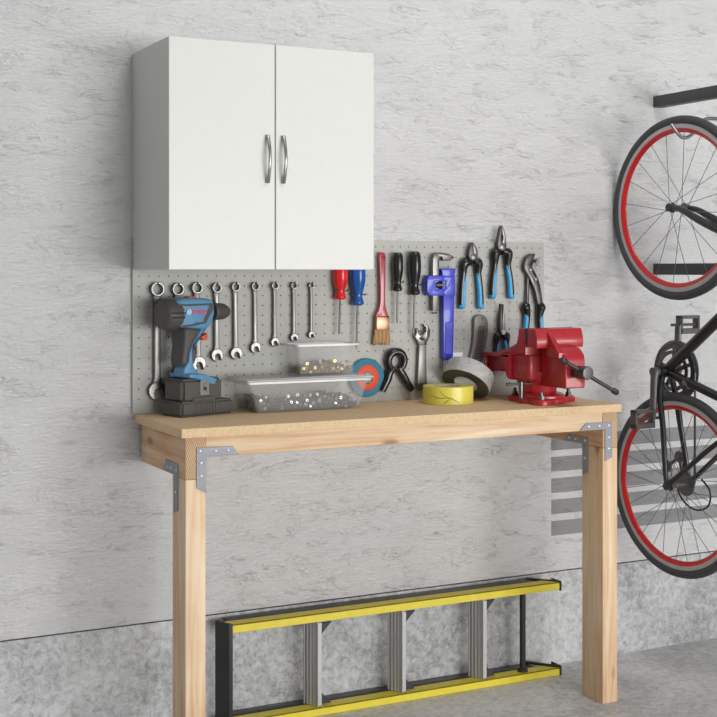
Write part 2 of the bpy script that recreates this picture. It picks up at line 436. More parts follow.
# ================================================================== COMBINATION SPANNERS
SP = [(156.9, 289.2, 7.0, 157.0, 390.8, 9.3, 6.4), (177.5, 289.2, 6.3, 178.2, 376.5, 8.2, 5.6), (196.6, 288.0, 5.7, 198.2, 363.5, 7.3, 5.0),
      (216.3, 287.8, 5.0, 216.6, 355.0, 6.4, 4.8), (235.2, 286.9, 4.6, 235.7, 353.2, 6.2, 4.5), (254.9, 286.4, 4.2, 255.2, 347.6, 5.6, 4.0),
      (274.5, 285.8, 3.8, 274.5, 342.0, 4.7, 3.3), (293.5, 285.5, 3.5, 293.7, 337.5, 4.2, 3.0), (310.9, 285.6, 3.0, 311.2, 334.8, 3.8, 2.7)]
ORD = ['largest chrome combination spanner, far left of the row behind the drill', 'second largest combination spanner, mostly hidden behind the drill',
       'third spanner of the row, its open jaw showing below the drill trigger', 'fourth spanner of the row, hanging right beside the drill chuck',
       'fifth spanner of the row, above the left end of the clear box', 'sixth spanner, fourth from the small end of the row',
       'seventh spanner, third smallest, with a short slim shank', 'eighth spanner, second smallest of the row', 'smallest combination spanner, right end of the row above the small clear box']
HK = ['largest spanner', 'second largest spanner', 'third spanner', 'fourth spanner', 'fifth spanner', 'sixth spanner', 'seventh spanner', 'second smallest spanner', 'smallest spanner']
for i, (u, v, r, u2, v2, r2, w) in enumerate(SP):
    y = -.022; k = 1/331.
    a = W(u, v, y); b_ = W(u2, v2, y); ro = r*k; jr = r2*k; hw = w*k*.5*1.12; th = .004+.012*ro/.021*.45
    t = thing('combination_spanner', ORD[i], 'spanner', (a.x, -.013, b_.z-jr), 'combination spanners in a row')
    bm = B()
    lathe(bm, [(ro, -th), (ro, th), (ro*.93, th*1.15), (ro*.78, th*1.15), (ro*.74, th*.9), (ro*.74, -th*.9), (ro*.78, -th*1.15), (ro*.93, -th*1.15)], a, 'y', 24, close=True)
    finish('ring_end', bm, M['chrome'], t)
    bm = B(); L = (a.z-ro*.9)-(b_.z+jr*.7)
    f = lambda s: a.x+(b_.x-a.x)*s
    zt_, zb_ = a.z-ro*.86, b_.z+jr*.55
    prism(bm, [(f(0)-hw*1.25, zt_), (f(0)+hw*1.25, zt_), (f(.1)+hw*.95, zt_-L*.1), (f(.9)+hw, zb_+L*.1), (f(1)+hw*1.5, zb_), (f(1)-hw*1.5, zb_), (f(.9)-hw, zb_+L*.1), (f(.1)-hw*.95, zt_-L*.1)], y-th*.75, y+th*.75, th*.5, 2)
    finish('shank', bm, M['steel'], t)
    bm = B(); tl = math.radians(12); out = []
    for k_ in range(17):                                            # open jaw facing down, slightly turned
        ang = math.radians(-52+284*k_/16); out.append((jr*math.cos(ang), jr*math.sin(ang)))
    out += [(-jr*.42, -jr*.98), (-jr*.40, -jr*.15), (-jr*.22, jr*.16), (jr*.22, jr*.16), (jr*.40, -jr*.15), (jr*.42, -jr*.98)]
    out = [(b_.x+px*math.cos(tl)-pz*math.sin(tl), b_.z+px*math.sin(tl)+pz*math.cos(tl)) for px, pz in out]
    prism(bm, out, y-th, y+th, th*.22, 1); bmesh.ops.triangulate(bm, faces=[f for f in bm.faces if len(f.verts) > 4]); finish('open_end', bm, M['chrome'], t)
    hook(a.x, a.z+ro*.74-.0010, 'short chrome peg through the ring of the '+HK[i], .022, .006)

# ================================================================== SCREWDRIVERS
def screwdriver(u, vt, vb, wmax, uend, vend, mat, label, hl, flare=.82, y=-.034):
    k = 1/325.
    top = W(u, vt, y); bot = W(u, vb, y); tip = W(uend, vend, y); r = wmax*k*.5*1.12
    t = thing('screwdriver', label, 'screwdriver', (top.x, -.013, tip.z), 'screwdrivers on the pegboard')
    H = top.z-bot.z; P = []
    prof = [(.0, .55), (.03, .82), (.12, .95), (.25, .98), (.38, 1.0), (.5, .95), (.62, .8), (.74, .62), (.80, .58), (.88, .70), (.93, flare), (.965, flare), (1.0, .55)]
    bm = B(); nf = 24
    rings = []
    for s, q in prof:
        ring = []
        for kk in range(nf):
            a = 2*PI*kk/nf; flu = 1-.10*max(0, math.cos(6*a))*(1 if .1 < s < .7 else 0)
            ring.append(bm.verts.new((top.x+(bot.x-top.x)*s+r*q*flu*math.cos(a), y+r*q*flu*math.sin(a), top.z-H*s)))
        rings.append(ring)
    for a_, c_ in zip(rings, rings[1:]):
        for kk in range(nf): bm.faces.new((a_[kk], a_[(kk+1) % nf], c_[(kk+1) % nf], c_[kk]))
    bm.faces.new(rings[0]); bm.faces.new(rings[-1]); finish('handle', bm, mat, t, smooth=60)
    bm = B(); rs = .0032
    tube(bm, [(bot.x, y, bot.z+.002), (tip.x, y, tip.z+.012), (tip.x, y, tip.z+.010), (tip.x, y, tip.z)], [rs, rs, rs*1.0, rs*.45], 10); finish('shaft', bm, M['steel'], t)
    bm = B(); zz = bot.z+H*.235; nr = r*.585; yf = y-r*.8           # two-prong hanger under the bulge of the handle
    for sx in (-1, 1): tube(bm, [(bot.x+sx*(nr+.0018), -.0035, zz), (bot.x+sx*(nr+.0018), yf, zz), (bot.x+sx*(nr+.0018), yf-.002, zz+.005)], .0020, 8)
    tube(bm, [(bot.x-nr-.0018, -.0145, zz), (bot.x+nr+.0018, -.0145, zz)], .0020, 8)
    tag(finish('pegboard_hook', bm, M['chrome'], origin=(bot.x, -.012, zz)), 'two-prong chrome hanger gripping the neck of the '+hl, 'hook', 'pegboard hooks')
    return t
screwdriver(340.2, 263, 299.5, 14.0, 339.2, 334.4, M['red'], 'red handled screwdriver hanging just below the cabinet', 'red screwdriver', .78)
screwdriver(357.6, 260, 305.4, 14.8, 356.4, 349.0, M['blue'], 'blue handled screwdriver next to the red one, under the cabinet', 'blue screwdriver', .78)
screwdriver(397.6, 252.5, 291.3, 10.6, 397.2, 323.7, M['black'], 'shorter black handled screwdriver right of the red paintbrush', 'shorter black screwdriver')
screwdriver(414.6, 251.4, 295.0, 12.2, 413.6, 336.0, M['black'], 'longer black handled screwdriver left of the blue pipe wrench', 'longer black screwdriver')

# ================================================================== PAINTBRUSH
y = -.027
pbx = thing('paintbrush', 'flat paintbrush with a red lacquered handle and tan bristles', 'paintbrush', W(381.4, 346, -.013))
bm = B()
prism(bm, spline(OW([(378.6, 254.5), (380.6, 252.3), (383, 252.6), (385, 256), (385.0, 275), (384.6, 295), (385, 306), (387.2, 313.5), (387.2, 317.5), (375.4, 317.5), (375.6, 314), (378.8, 306), (379.6, 295), (379.2, 275)], y), 4), y-.0055, y+.0055, .004, 3)
finish('handle', bm, M['pinkred'], pbx, smooth=50)
bm = B(); prism(bm, OW([(374.8, 316), (388.3, 316), (388.3, 330.5), (374.8, 330.5)], y), y-.009, y+.009, .004, 3); fe = finish('ferrule', bm, M['copper'], pbx, smooth=50)
bm = B(); p0 = W(374.3, 330, y); p1 = W(388.6, 330, y)
for i in range(36):                                                   # bristle tufts of slightly different lengths
    s = (i % 12)/11; row = i//12-1
    x = p0.x+.002+(p1.x-p0.x-.004)*s; dx = (s-.5)*.008
    L = .046+random.uniform(-.004, .004)
    tube(bm, [(x, y+row*.0055, p0.z+.002), (x+dx*.6, y+row*.005, p0.z-L*.6), (x+dx+random.uniform(-.001, .001), y+row*.004, p0.z-L)], [.0036, .0034, .0022], 6)
finish('bristles', bm, M['bristle'], pbx)
hp = W(383.2, 258, y); 
hook(hp.x, hp.z, 'short chrome peg at the top of the paintbrush handle', .026, .004)

# ================================================================== PIPE WRENCH
y = -.030
pw = thing('pipe_wrench', 'large cobalt blue pipe wrench with a bare steel hook jaw', 'wrench', W(447, 359.5, -.013))
bm = B(); prism(bm, OW([(441.8, 293), (453.4, 293), (452.8, 320), (451.8, 358.5), (450.0, 360), (444, 360), (442, 358.5), (441.9, 320)], y), y-.010, y+.010, .004, 2); h = finish('handle', bm, M['wrenchblue'], pw)
bm = B(); prism(bm, OW([(443.6, 322), (450.8, 322), (450.0, 354), (443.9, 354)], y), y-.0120, y-.0095, .0012, 1); finish('rib', bm, M['wrenchblue'], h)
bm = B(); prism(bm, OW([(440.4, 294), (440.2, 272), (438.8, 269), (453.8, 268.2), (453.4, 271.5), (452.4, 277), (452.9, 294)], y), y-.014, y+.013, .003, 2); finish('heel_jaw', bm, M['wrenchblue'], pw)
bm = B()
for ol in ([(426, 275.5), (441.5, 275.5), (441.5, 281.3), (433.2, 281.3), (433.2, 288.8), (441.5, 288.8), (441.5, 295.6), (427, 295.6), (424.4, 291), (424.4, 280)],
           [(441.5, 275.5), (452.3, 276), (452.5, 295.4), (441.5, 295.6), (441.5, 288.8), (443.4, 288.8), (443.4, 281.3), (441.5, 281.3)]):
    prism(bm, OW(ol, y), y-.019, y+.013, .0022, 2)
finish('housing', bm, M['wrenchblue'], pw)
bm = B(); c = W(438.3, 285, y); tube(bm, [(c.x-.014, y-.004, c.z), (c.x+.014, y-.004, c.z)], .0108, 16); finish('adjusting_nut', bm, M['dsteel'], pw)
bm = B(); prism(bm, OW([(431.6, 311), (431.6, 259), (432.6, 255), (435.5, 252.8), (440, 252.6), (447, 253.6), (453.4, 257), (452.6, 258.3), (450, 259.8), (441.5, 260.0), (440.8, 256.8), (438.6, 257), (437.9, 260), (437.9, 311)], y), y-.009, y+.007, .002, 2); hj = finish('hook_jaw', bm, M['chrome'], pw)
bm = B()
for i in range(6):
    c = W(442.3+i*1.4, 260.0, y); box(bm, c.x-.0012, c.x+.0012, y-.009, y+.007, c.z-.0022, c.z+.003)
finish('teeth', bm, M['dsteel'], hj, smooth=0)
hk = W(440, 263.5, y)
hook(W(435.0, 313.2, y).x, W(435, 313.2, y).z, 'short chrome peg under the steel jaw of the pipe wrench', .028, .004)

# ================================================================== PLIERS
def pliers(name, label, group, jaw_outlines, pivot, pr, left, right, yc=-.027):
    """left/right: dicts with pts (px) and radii (px) for black sleeve and blue inner strip"""
    lowest = max(p[1] for s in (left, right) for p in s['pts'])
    o = W(pivot[0], lowest, -.013); t = thing(name, label, 'pliers', o, group)
    for i, jo in enumerate(jaw_outlines):
        bm = B(); off = .0025*(1 if i else -1)
        prism(bm, jo, yc-.008+off, yc+.008+off, .003, 2); finish('jaw', bm, M['dsteel'] if i == 0 else M['steel'], t, smooth=50)
    bm = B(); c = W(*pivot, yc); lathe(bm, [(pr, .011), (pr, -.0115), (pr*.8, -.0130)], c, 'y', 20); finish('pivot', bm, M['steel'], t)
    k = 1/331.
    for s in (left, right):
        bm = B(); pts = [W(u, v, yc) for u, v in s['pts']]; rr = [q*k*1.08 for q in s['rad']]
        tube(bm, pts, rr, 12, fy=1.0, smooth_n=5); g = finish('handle', bm, M['black'], t, smooth=60)
        bm = B(); sh = s['side']
        bp = [W(u+sh*r_*.42, v, yc)+Vector((0, -.0035, 0)) for (u, v), r_ in list(zip(s['pts'], s['rad']))[s['from']:]]
        br = [q*k*.80 for q in s['rad'][s['from']:]]; br[0] *= .55
        e = W(s['pts'][-1][0], s['pts'][-1][1]+2.2, yc)
        bp.append(e+Vector((0, -.0015, -.001))); br.append(s['rad'][-1]*k*1.13)
        bp.append(e+Vector((0, -.0015, -.005))); br.append(s['rad'][-1]*k*.85); bp.append(e+Vector((0, -.0015, -.008))); br.append(s['rad'][-1]*k*.35)
        tube(bm, bp, br, 12, fy=1.05, smooth_n=4); finish('inlay', bm, M['cyan'], g, smooth=60)
    return t
pliers('diagonal_cutters', 'diagonal cutters with blue and black grips, right of the pipe wrench', 'pliers on the pegboard',
       [spline(OW([(471.6, 242.4), (469.0, 246), (467.6, 251), (467.4, 256), (469, 260), (472.4, 260), (472.4, 250)], -.027), 4),
        spline(OW([(471.9, 242.4), (474.6, 245.5), (476.8, 250), (477.2, 256), (475.5, 260), (472.0, 260), (471.4, 250)], -.027), 4)],
       (472.2, 257.2), .012,
       dict(pts=[(471, 261.5), (465.5, 262.5), (463.6, 266), (463.2, 273), (461.8, 286), (461.3, 298), (461.3, 304.5)], rad=[3.2, 5.2, 4.6, 3.3, 3.1, 3.2, 3.2], side=1, **{'from': 3}),
       dict(pts=[(473.6, 261.5), (477.5, 262.5), (478.6, 266), (478.2, 273), (479.8, 286), (480.6, 298), (480.6, 304.5)], rad=[3.2, 5.0, 4.5, 3.2, 3.1, 3.2, 3.3], side=-1, **{'from': 3}))
pliers('combination_pliers', 'combination pliers with blue and black grips, jaws above the pegboard edge', 'pliers on the pegboard',
       [spline(OW([(500.0, 225.8), (497.8, 234), (496.6, 241), (497.0, 249), (500.8, 251), (501.4, 244), (500.2, 238)], -.027), 4),
        spline(OW([(501.6, 225.6), (504.2, 233), (505.4, 241), (505.2, 249), (501.4, 251), (500.8, 244), (502.6, 238), (501.4, 232)], -.027), 4)],
       (501.0, 247.0), .013,
       dict(pts=[(499.8, 251), (495.4, 253), (494.8, 258), (494.6, 265), (492.8, 278), (492.1, 289), (492.2, 294.5)], rad=[3.4, 5.2, 4.4, 3.1, 3.0, 3.2, 3.2], side=1, **{'from': 3}),
       dict(pts=[(502.4, 251), (507.6, 253), (508.2, 258), (507.8, 265), (510.0, 278), (511.0, 289), (511.0, 294.5)], rad=[3.4, 5.2, 4.4, 3.2, 3.1, 3.3, 3.4], side=-1, **{'from': 3}))
pliers('needle_nose_pliers', 'needle nose pliers with slim jaws, low behind the red vise', 'pliers on the pegboard',
       [OW([(499.7, 303.5), (498.6, 318), (498.2, 328), (498.6, 334), (501.6, 335), (501.6, 324), (500.6, 312)], -.027),
        OW([(503.0, 304.0), (504.4, 318), (504.8, 328), (504.2, 334), (501.2, 335), (501.2, 324), (501.9, 312)], -.027)],
       (501.6, 332), .010,
       dict(pts=[(500.5, 334.8), (497.2, 335.6), (496.6, 340), (496.0, 346), (494.6, 356), (494.0, 366)], rad=[2.8, 4.2, 3.6, 2.6, 2.5, 2.6], side=1, **{'from': 2}),
       dict(pts=[(502.6, 334.8), (506.0, 335.6), (506.4, 340), (506.4, 346), (508.2, 356), (509.4, 366)], rad=[2.8, 4.2, 3.6, 2.6, 2.5, 2.6], side=-1, **{'from': 2}))
# tongue-and-groove pliers
y = -.027
tg = thing('groove_joint_pliers', 'dark groove joint pliers with a hooked jaw at the right end of the pegboard', 'pliers', W(533, 336, -.013), 'pliers on the pegboard')
bm = B(); prism(bm, spline(OW([(533.8, 253.6), (529, 255.0), (525, 258.5), (523.1, 264), (523.4, 269.5), (526.6, 275), (531, 284), (534.4, 293), (536.6, 304), (541.2, 304), (540.4, 294), (538.4, 283), (534.6, 273), (530.4, 266.5), (530.4, 263), (532.6, 258.5)], y), 4), y-.008, y+.006, .002, 2); up = finish('upper_arm', bm, M['dsteel'], tg, smooth=50)
bm = B(); prism(bm, OW([(534.9, 265.5), (530.4, 266.6), (532.2, 262.2), (534.6, 262.8), (536.2, 259.4), (538.0, 258.4), (538.2, 262), (536.4, 266)], y), y-.007, y+.007, .001, 1); finish('lower_jaw', bm, M['steel'], tg)
bm = B(); a, b_ = W(529.0, 268.5, y), W(535.2, 280.0, y)
tube(bm, [a+Vector((0, -.009, 0)), b_+Vector((0, -.009, 0))], .0088, 12, fy=.3); finish('joint_plate', bm, M['steel'], up)
bm = B(); a, b_ = W(530.2, 270.5, y), W(533.9, 277.5, y)
tube(bm, [a+Vector((0, -.0112, 0)), b_+Vector((0, -.0112, 0))], .0045, 10, fy=.4); finish('slot', bm, M['mesh'], up)
bm = B(); tube(bm, [W(528.6, 274, y)+Vector((0, .004, 0)), W(527.8, 290, y)+Vector((0, .004, 0)), W(527.2, 306, y)], [.007, .006, .007], 10, fy=.8); finish('lower_arm', bm, M['dsteel'], tg)
for pts, sd_ in (([(527.0, 303.5), (525.6, 307.5), (526.6, 312), (527.2, 318), (526.4, 326), (525.6, 334)], -1), ([(539.4, 303.5), (540.8, 307.5), (540.0, 312), (539.2, 318), (539.8, 326), (540.4, 334)], 1)):
    bm = B(); tube(bm, [W(u, v, y) for u, v in pts], [q/331*1.1 for q in (3.4, 5.2, 4.2, 3.2, 3.0, 3.0)], 12, smooth_n=4); g = finish('handle', bm, M['black'], tg, smooth=60)
    bm = B(); tube(bm, [W(u+sd_*1.2, v, y)+Vector((0, -.003, 0)) for u, v in pts[2:]], [q/331*.95 for q in (2.0, 3.0, 2.8, 2.8)], 12, smooth_n=4); finish('inlay', bm, M['cyan'], g, smooth=60)
for nm, (u, v) in (('diagonal cutters', (472.2, 264.8)), ('combination pliers', (501.2, 254.8)), ('needle nose pliers', (501.6, 336.9)), ('groove joint pliers', (531.5, 261))):
    p = W(u, v, -.02)
    hook(p.x, p.z, 'short chrome peg in the fork of the '+nm, .026, .004)

# ================================================================== SURFORM RASP
y = -.024
sf = thing('surface_rasp', 'grey metal hand rasp with a black perforated face, left of the needle nose pliers', 'rasp', W(476, 362, -.013))
OL = [(479.4, 314.6), (475.4, 316), (473.4, 320), (473.2, 330), (472.4, 342), (470.2, 354), (469, 362), (480.6, 362), (483.6, 352), (486.4, 340), (487.6, 328), (486.6, 319), (483.6, 315.4)]
bm = B(); prism(bm, spline(OW(OL, y), 4), y-.005, y+.008, .003, 2); finish('body', bm, M['rasp'], sf, smooth=50)
bm = B()
for r_ in range(14):
    for c_ in range(4):
        s = r_/13; u = 477.0+1.75*c_+(2.4*math.sin(PI*(.5+s*.5))-1.4)*1.1-1.5*s; v = 327+31*s-c_*.15
        p = W(u, v, y); box(bm, p.x-.0017, p.x+.0017, y-.0060, y-.0046, p.z-.0024, p.z+.0024)
finish('perforated_face', bm, M['mesh'], sf, smooth=0)
p = W(481.8, 318.8, y); hook(p.x, p.z, 'short chrome peg through the top of the grey rasp', .018, .003)

# ================================================================== ADJUSTABLE WRENCH
y = -.025
aw = thing('adjustable_wrench', 'chrome adjustable wrench hanging behind the yellow tape roll', 'wrench', W(421, 390, -.013))
bm = B(); prism(bm, OW([(418.6, 343), (425.4, 343), (425.6, 360), (426.6, 388), (424.8, 390), (417.6, 390), (416.4, 388), (417.8, 360)], y), y-.006, y+.006, .003, 2); finish('handle', bm, M['steel'], aw)
bm = B(); prism(bm, OW([(418.2, 345), (416.6, 341), (413.8, 336.4), (415.4, 333.5), (415.2, 329), (416.8, 328), (418.2, 333.6), (421.8, 334.4), (425, 331), (425.2, 327.6), (422.8, 324.8), (423.4, 323.8), (427.6, 326), (429.3, 331), (428.4, 337), (426.0, 342), (425.6, 345)], y), y-.008, y+.008, .0025, 2); finish('head', bm, M['chrome'], aw)
bm = B(); c = W(420.8, 338.8, y); tube(bm, [c+Vector((-.008, -.007, .003)), c+Vector((.006, -.007, -.003))], .0048, 10); finish('knurl', bm, M['dsteel'], aw)
p = W(419.8, 331.2, y); hook(p.x, p.z, 'short chrome peg between the jaws of the adjustable wrench', .018, .003)

# ================================================================== SPRING CLAMP
y = -.029
sc_ = thing('spring_clamp', 'black ring shaped spring clamp with two splayed legs', 'clamp', W(397, 392.5, -.013))
c = W(396.2, 361.0, y); k = 1/335.
bm = B()
ring = []
for i in range(33):
    a = math.radians(-78+336*i/32)
    a = math.radians(-68)+math.radians(316)*i/32
    ring.append(c+Vector((.0290*math.cos(a), 0, .0300*math.sin(a))))
tube(bm, ring, [.0102+.003*math.sin(PI*i/32) for i in range(33)], 10, fy=1.1, cap=True); finish('ring', bm, M['black'], sc_, smooth=60)
for pts in ([(393.4, 368.2), (389.6, 372.5), (387.8, 379), (384.6, 386), (382.2, 391.2)], [(398.6, 368.2), (402.0, 373.5), (405.0, 379), (409.0, 386), (411.9, 389.6)]):
    bm = B(); tube(bm, [W(u, v, y) for u, v in pts], [.0112, .0130, .0128, .0118, .0108], 12, fy=1.0, smooth_n=4); finish('leg', bm, M['black'], sc_, smooth=60)
hook(c.x+.008, c.z+.0165, 'short chrome peg inside the ring of the black clamp', .030, .003)

# ================================================================== SANDING DISC
y = -.022
c = W(366.6, 377.6, y)
dd = thing('sanding_disc', 'round teal and orange sanding disc hanging beside the clear boxes', 'disc', (c.x, -.013, c.z-.06))
R = 20.4/331
bm = B(); lathe(bm, [(R, .006), (R, -.003), (R*.97, -.005), (.030, -.005), (.030, .006)], c, 'y', 48); finish('pad', bm, M['teal'], dd)
bm = B(); lathe(bm, [(13.4/331, 0), (13.4/331, -.0065), (12.9/331, -.0075), (.020, -.0075), (.020, 0)], c, 'y', 40); finish('backing_plate', bm, M['orange'], dd)
bm = B(); lathe(bm, [(6.6/331, -.002), (6.6/331, -.0082), (4.8/331, -.0100), (.004, -.0100)], c, 'y', 24); hb_ = finish('hub', bm, M['steel'], dd)
for i in range(6):
    a = i*PI/3; q = c+Vector((.0155*math.cos(a), -.0098, .0155*math.sin(a)))
    bm = B(); lathe(bm, [(.0034, .003), (.0034, -.0012)], q, 'y', 8); finish('nut', bm, M['dsteel'], hb_)

# ================================================================== WHITE CARD behind the pipe wrench
bm = B(); a, b_ = W(443.8, 353.0, -.016), W(462.6, 353.0, -.016)
box(bm, a.x, b_.x, -.0158, -.0130, TOP+.0003, a.z, .0004, 1)
tag(finish('card', bm, M['card'], origin=((a.x+b_.x)/2, -.0145, TOP)), 'plain white card standing against the pegboard behind the tape rolls', 'card')

# ================================================================== TAPE ROLLS
yc = Vector((2.126, -.150, TOP)); R = .0800; Hh = .056
yt = thing('tape_roll', 'yellow roll of tape lying flat on the workbench', 'tape', yc)
bm = B(); prof = [(R-.001, .0004), (R, .0014), (R, Hh-.0015), (R-.0015, Hh), (.0405, Hh), (.0400, Hh-.001), (.0400, .0014), (.041, .0004)]
lathe(bm, prof, yc, 'z', 64, close=True); finish('tape', bm, M['yellow_tape'], yt, smooth=30)
bm = B(); lathe(bm, [(.0398, .001), (.0398, Hh-.0005), (.0370, Hh-.0005), (.0370, .001)], yc, 'z', 48, close=True); finish('core', bm, M['core'], yt)
def crease(pts, r):
    bm = B(); P = []
    for a, h in pts: P.append(yc+Vector(((R+.0002)*math.cos(a), (R+.0002)*math.sin(a), h*Hh)))
    tube(bm, P, r, 6, smooth_n=6); finish('crease', bm, M['crease'], yt)
A0 = -PI/2-YAW-.14
ang = lambda f: A0+math.asin(max(-.97, min(.97, (f-.5)*2)))
crease([(ang(.10), .70), (ang(.24), .48), (ang(.40), .40), (ang(.56), .42), (ang(.66), .30), (ang(.78), .05)], [.0002, .0008, .0010, .0009, .0009, .0003])
crease([(ang(.44), .06), (ang(.52), .26), (ang(.60), .40)], [.0003, .0010, .0003])
crease([(ang(.38), .82), (ang(.41), .68), (ang(.48), .52), (ang(.56), .42)], [.0003, .0007, .0007, .0003])
# silver roll, tipped against the yellow one
n = None
cd = Vector((FW[0], FW[1], -.08)).normalized()                       # horizontal look direction from which its pose was read
rt = Vector((RT[0], RT[1], 0)); upv = Vector((0, 0, 1))
n = (-cd*.50+(rt*-.42+upv*-.91).normalized()*.866).normalized()      # axis towards its open face
e1 = (rt*.84-upv*.43); e1 = (e1-n*e1.dot(n)).normalized(); e2 = n.cross(e1)
R2 = .0810; Wd = .052
fc = Vector((2.221, -.100, 0)); prof = [(R2-.001, 0), (R2, -.0015), (R2, -Wd+.0015), (R2-.001, -Wd), (.0405, -Wd), (.0400, -Wd+.001), (.0400, -.001), (.041, 0)]
low = min(((e1*math.cos(t)+e2*math.sin(t))*R2-n*w_).z for t in [i*PI/60 for i in range(120)] for w_ in (0, Wd))
fc.z = TOP+.0006-low
gt = thing('tape_roll', 'silver grey roll of cloth tape tipped up behind the yellow roll', 'tape', (fc.x, fc.y, TOP))
bm = B(); lathe(bm, prof, fc, (e1, e2, n), 72, close=True, mats=[1, 0, 1, 1, 1, 0, 1, 1])
for f in bm.faces:
    cc = f.calc_center_median()-fc; rad = (cc-n*cc.dot(n)).length
    f.material_index = 0 if rad > R2-.0008 else 1
ripple = random.Random(3)
for v in bm.verts:
    d = v.co-fc; h = d.dot(n); q = d-n*h
    if q.length > R2-.0006:
        a = math.atan2(q.dot(e2), q.dot(e1)); v.co += q.normalized()*(.0008*math.sin(a*9+h*160)+.0006*math.sin(a*23-h*90))
finish('tape', bm, [M['silver_tape'], M['olive']], gt, smooth=40)
bm = B(); lathe(bm, [(.0398, -.0005), (.0398, -Wd+.0005), (.0368, -Wd+.0005), (.0368, -.0005)], fc, (e1, e2, n), 48, close=True); finish('core', bm, M['core'], gt)

# ================================================================== VISE
VX, VY = 2.405, -.262
vs_ = thing('bench_vise', 'red bench vise with a steel tommy bar on the right of the workbench', 'vise', (VX, VY, TOP))
red = M['red_vise']
bm = B()
outl = []
for i in range(72):                                                  # lobed flange
    a = 2*PI*i/72; l = max(0, math.cos(3*(a-math.radians(115))))
    rr = .080+.040*l**1.3; outl.append((rr*math.cos(a), rr*math.sin(a)))
fl = lambda x, y_, z: Vector((VX+x, VY+z, TOP+.0004+y_))
prism(bm, outl, .017, 0, .004, 2, fl)
lathe(bm, [(.074, .014), (.074, .024), (.068, .030), (.060, .032)], (VX, VY, TOP), 'z', 48)
finish('base', bm, red, vs_, smooth=40)
bm = B()
lathe(bm, [(.058, .032), (.060, .040), (.062, .052), (.066, .066), (.074, .084), (.076, .10)], (VX, VY+.02, TOP), 'z', 40)
box(bm, VX-.074, VX+.074, -.300, -.165, 1.008, 1.100, .012, 3)
prism(bm, [(-.300, 1.095), (-.300, 1.150), (-.297, 1.176), (-.262, 1.176), (-.258, 1.150), (-.248, 1.128), (-.190, 1.106), (-.175, 1.095)], VX-.088, VX+.088, .004, 2, lambda a, x, z: Vector((x, a, z)))
finish('fixed_jaw', bm, red, vs_, smooth=40)
bm = B()                                                              # rear beam: open channel with top flange and diagonal web
box(bm, VX-.084, VX+.084, -.200, -.046, 1.078, 1.090, .003, 2)
box(bm, VX-.084, VX+.084, -.232, -.165, 1.090, 1.1065, .004, 2)
box(bm, VX-.066, VX+.066, -.200, -.054, 1.030, 1.080, .003, 2)
for s in (-1, 1):
    prism(bm, [(-.172, 1.098), (-.150, 1.098), (-.188, 1.016), (-.205, 1.010), (-.206, 1.098)][::1], VX+s*.075-.009, VX+s*.075+.009, .002, 1, lambda a, x, z: Vector((x, a, z)))
box(bm, VX-.080, VX+.080, -.054, -.043, 1.024, 1.090, .003, 2)
finish('rear_beam', bm, red, vs_, smooth=40)
bm = B()
prism(bm, [(-.309, 1.118), (-.309, 1.177), (-.352, 1.177), (-.362, 1.150), (-.364, 1.132), (-.360, 1.118)], VX-.088, VX+.088, .004, 2, lambda a, x, z: Vector((x, a, z)))
mj = finish('moving_jaw', bm, red, vs_, smooth=40)
bm = B()
prism(bm, [(-.302, .996), (-.302, 1.125), (-.360, 1.125), (-.372, 1.127), (-.408, 1.116), (-.428, 1.100), (-.433, 1.080), (-.433, 1.000), (-.428, .996)], VX-.032, VX+.042, .006, 3, lambda a, x, z: Vector((x, a, z)))
prism(bm, [(-.355, 1.168), (-.362, 1.165), (-.420, 1.105), (-.420, 1.09), (-.355, 1.09)], VX-.046, VX-.030, .003, 2, lambda a, x, z: Vector((x, a, z)))
finish('nose', bm, red, mj, smooth=40)
for s, (ya, yb) in enumerate(((-.3078, -.3045), (-.3040, -.3008))):
    bm = B(); box(bm, VX-.0885, VX+.0885, ya, yb, 1.132, 1.1775, .0008, 1); finish('jaw_plate', bm, M['dsteel'], mj if s == 0 else vs_)
SZ = 1.048
bm = B(); tube(bm, [(VX+.003, -.30, SZ), (VX+.003, -.47, SZ)], .013, 20); finish('screw', bm, M['dsteel'], vs_)
bm = B(); lathe(bm, [(.012, -.452), (.019, -.455), (.0205, -.460), (.0205, -.500), (.019, -.503), (.010, -.504)], (VX+.003, 0, SZ), 'y', 28); hd = finish('screw_head', bm, M['dsteel'], vs_)
hc = Vector((VX+.003, -.480, SZ)); hdv = Vector((.80, 0, -.42)).normalized()
bm = B(); tube(bm, [hc-hdv*.076, hc+hdv*.128], .0062, 14); hb2 = finish('tommy_bar', bm, M['dsteel'], vs_)
for L in (-.082, .134):
    bm = B(); q = hc+hdv*L; tube(bm, [q-hdv*.011, q-hdv*.008, q+hdv*.006, q+hdv*.010], [.0075, .0098, .0098, .0075], 14); finish('knob', bm, M['dsteel'], hb2)
# lock bolt with T lever, and hold-down bolts
lb = Vector((VX-.0800, VY-.040, TOP))
for i in range(3):
    a = math.radians(235)+i*2*PI/3; q = Vector((VX+.098*math.cos(a), VY+.098*math.sin(a), TOP+.0174))
    bm = B(); lathe(bm, [(.0125, 0), (.0125, .003)], q, 'z', 20); lathe(bm, [(.0095, .003), (.0095, .012)], q, 'z', 6)
    lathe(bm, [(.0052, .012), (.0052, .022), (.004, .0235)], q, 'z', 14); finish('hold_down_bolt', bm, M['steel'] if i == 0 else M['dsteel'], vs_)
q = Vector((VX-.090, VY-.018, TOP+.018))
bm = B(); tube(bm, [q, q+Vector((0, 0, .052))], .0075, 14); tl_ = finish('lock_bolt', bm, M['chrome'], vs_)
bm = B(); d_ = Vector((.97, -.22, 0)).normalized(); c_ = q+Vector((0, 0, .045)); tube(bm, [c_-d_*.048, c_-d_*.042, c_+d_*.030, c_+d_*.036], [.0055, .004, .004, .0055], 10); finish('lock_lever', bm, M['dsteel'], tl_)

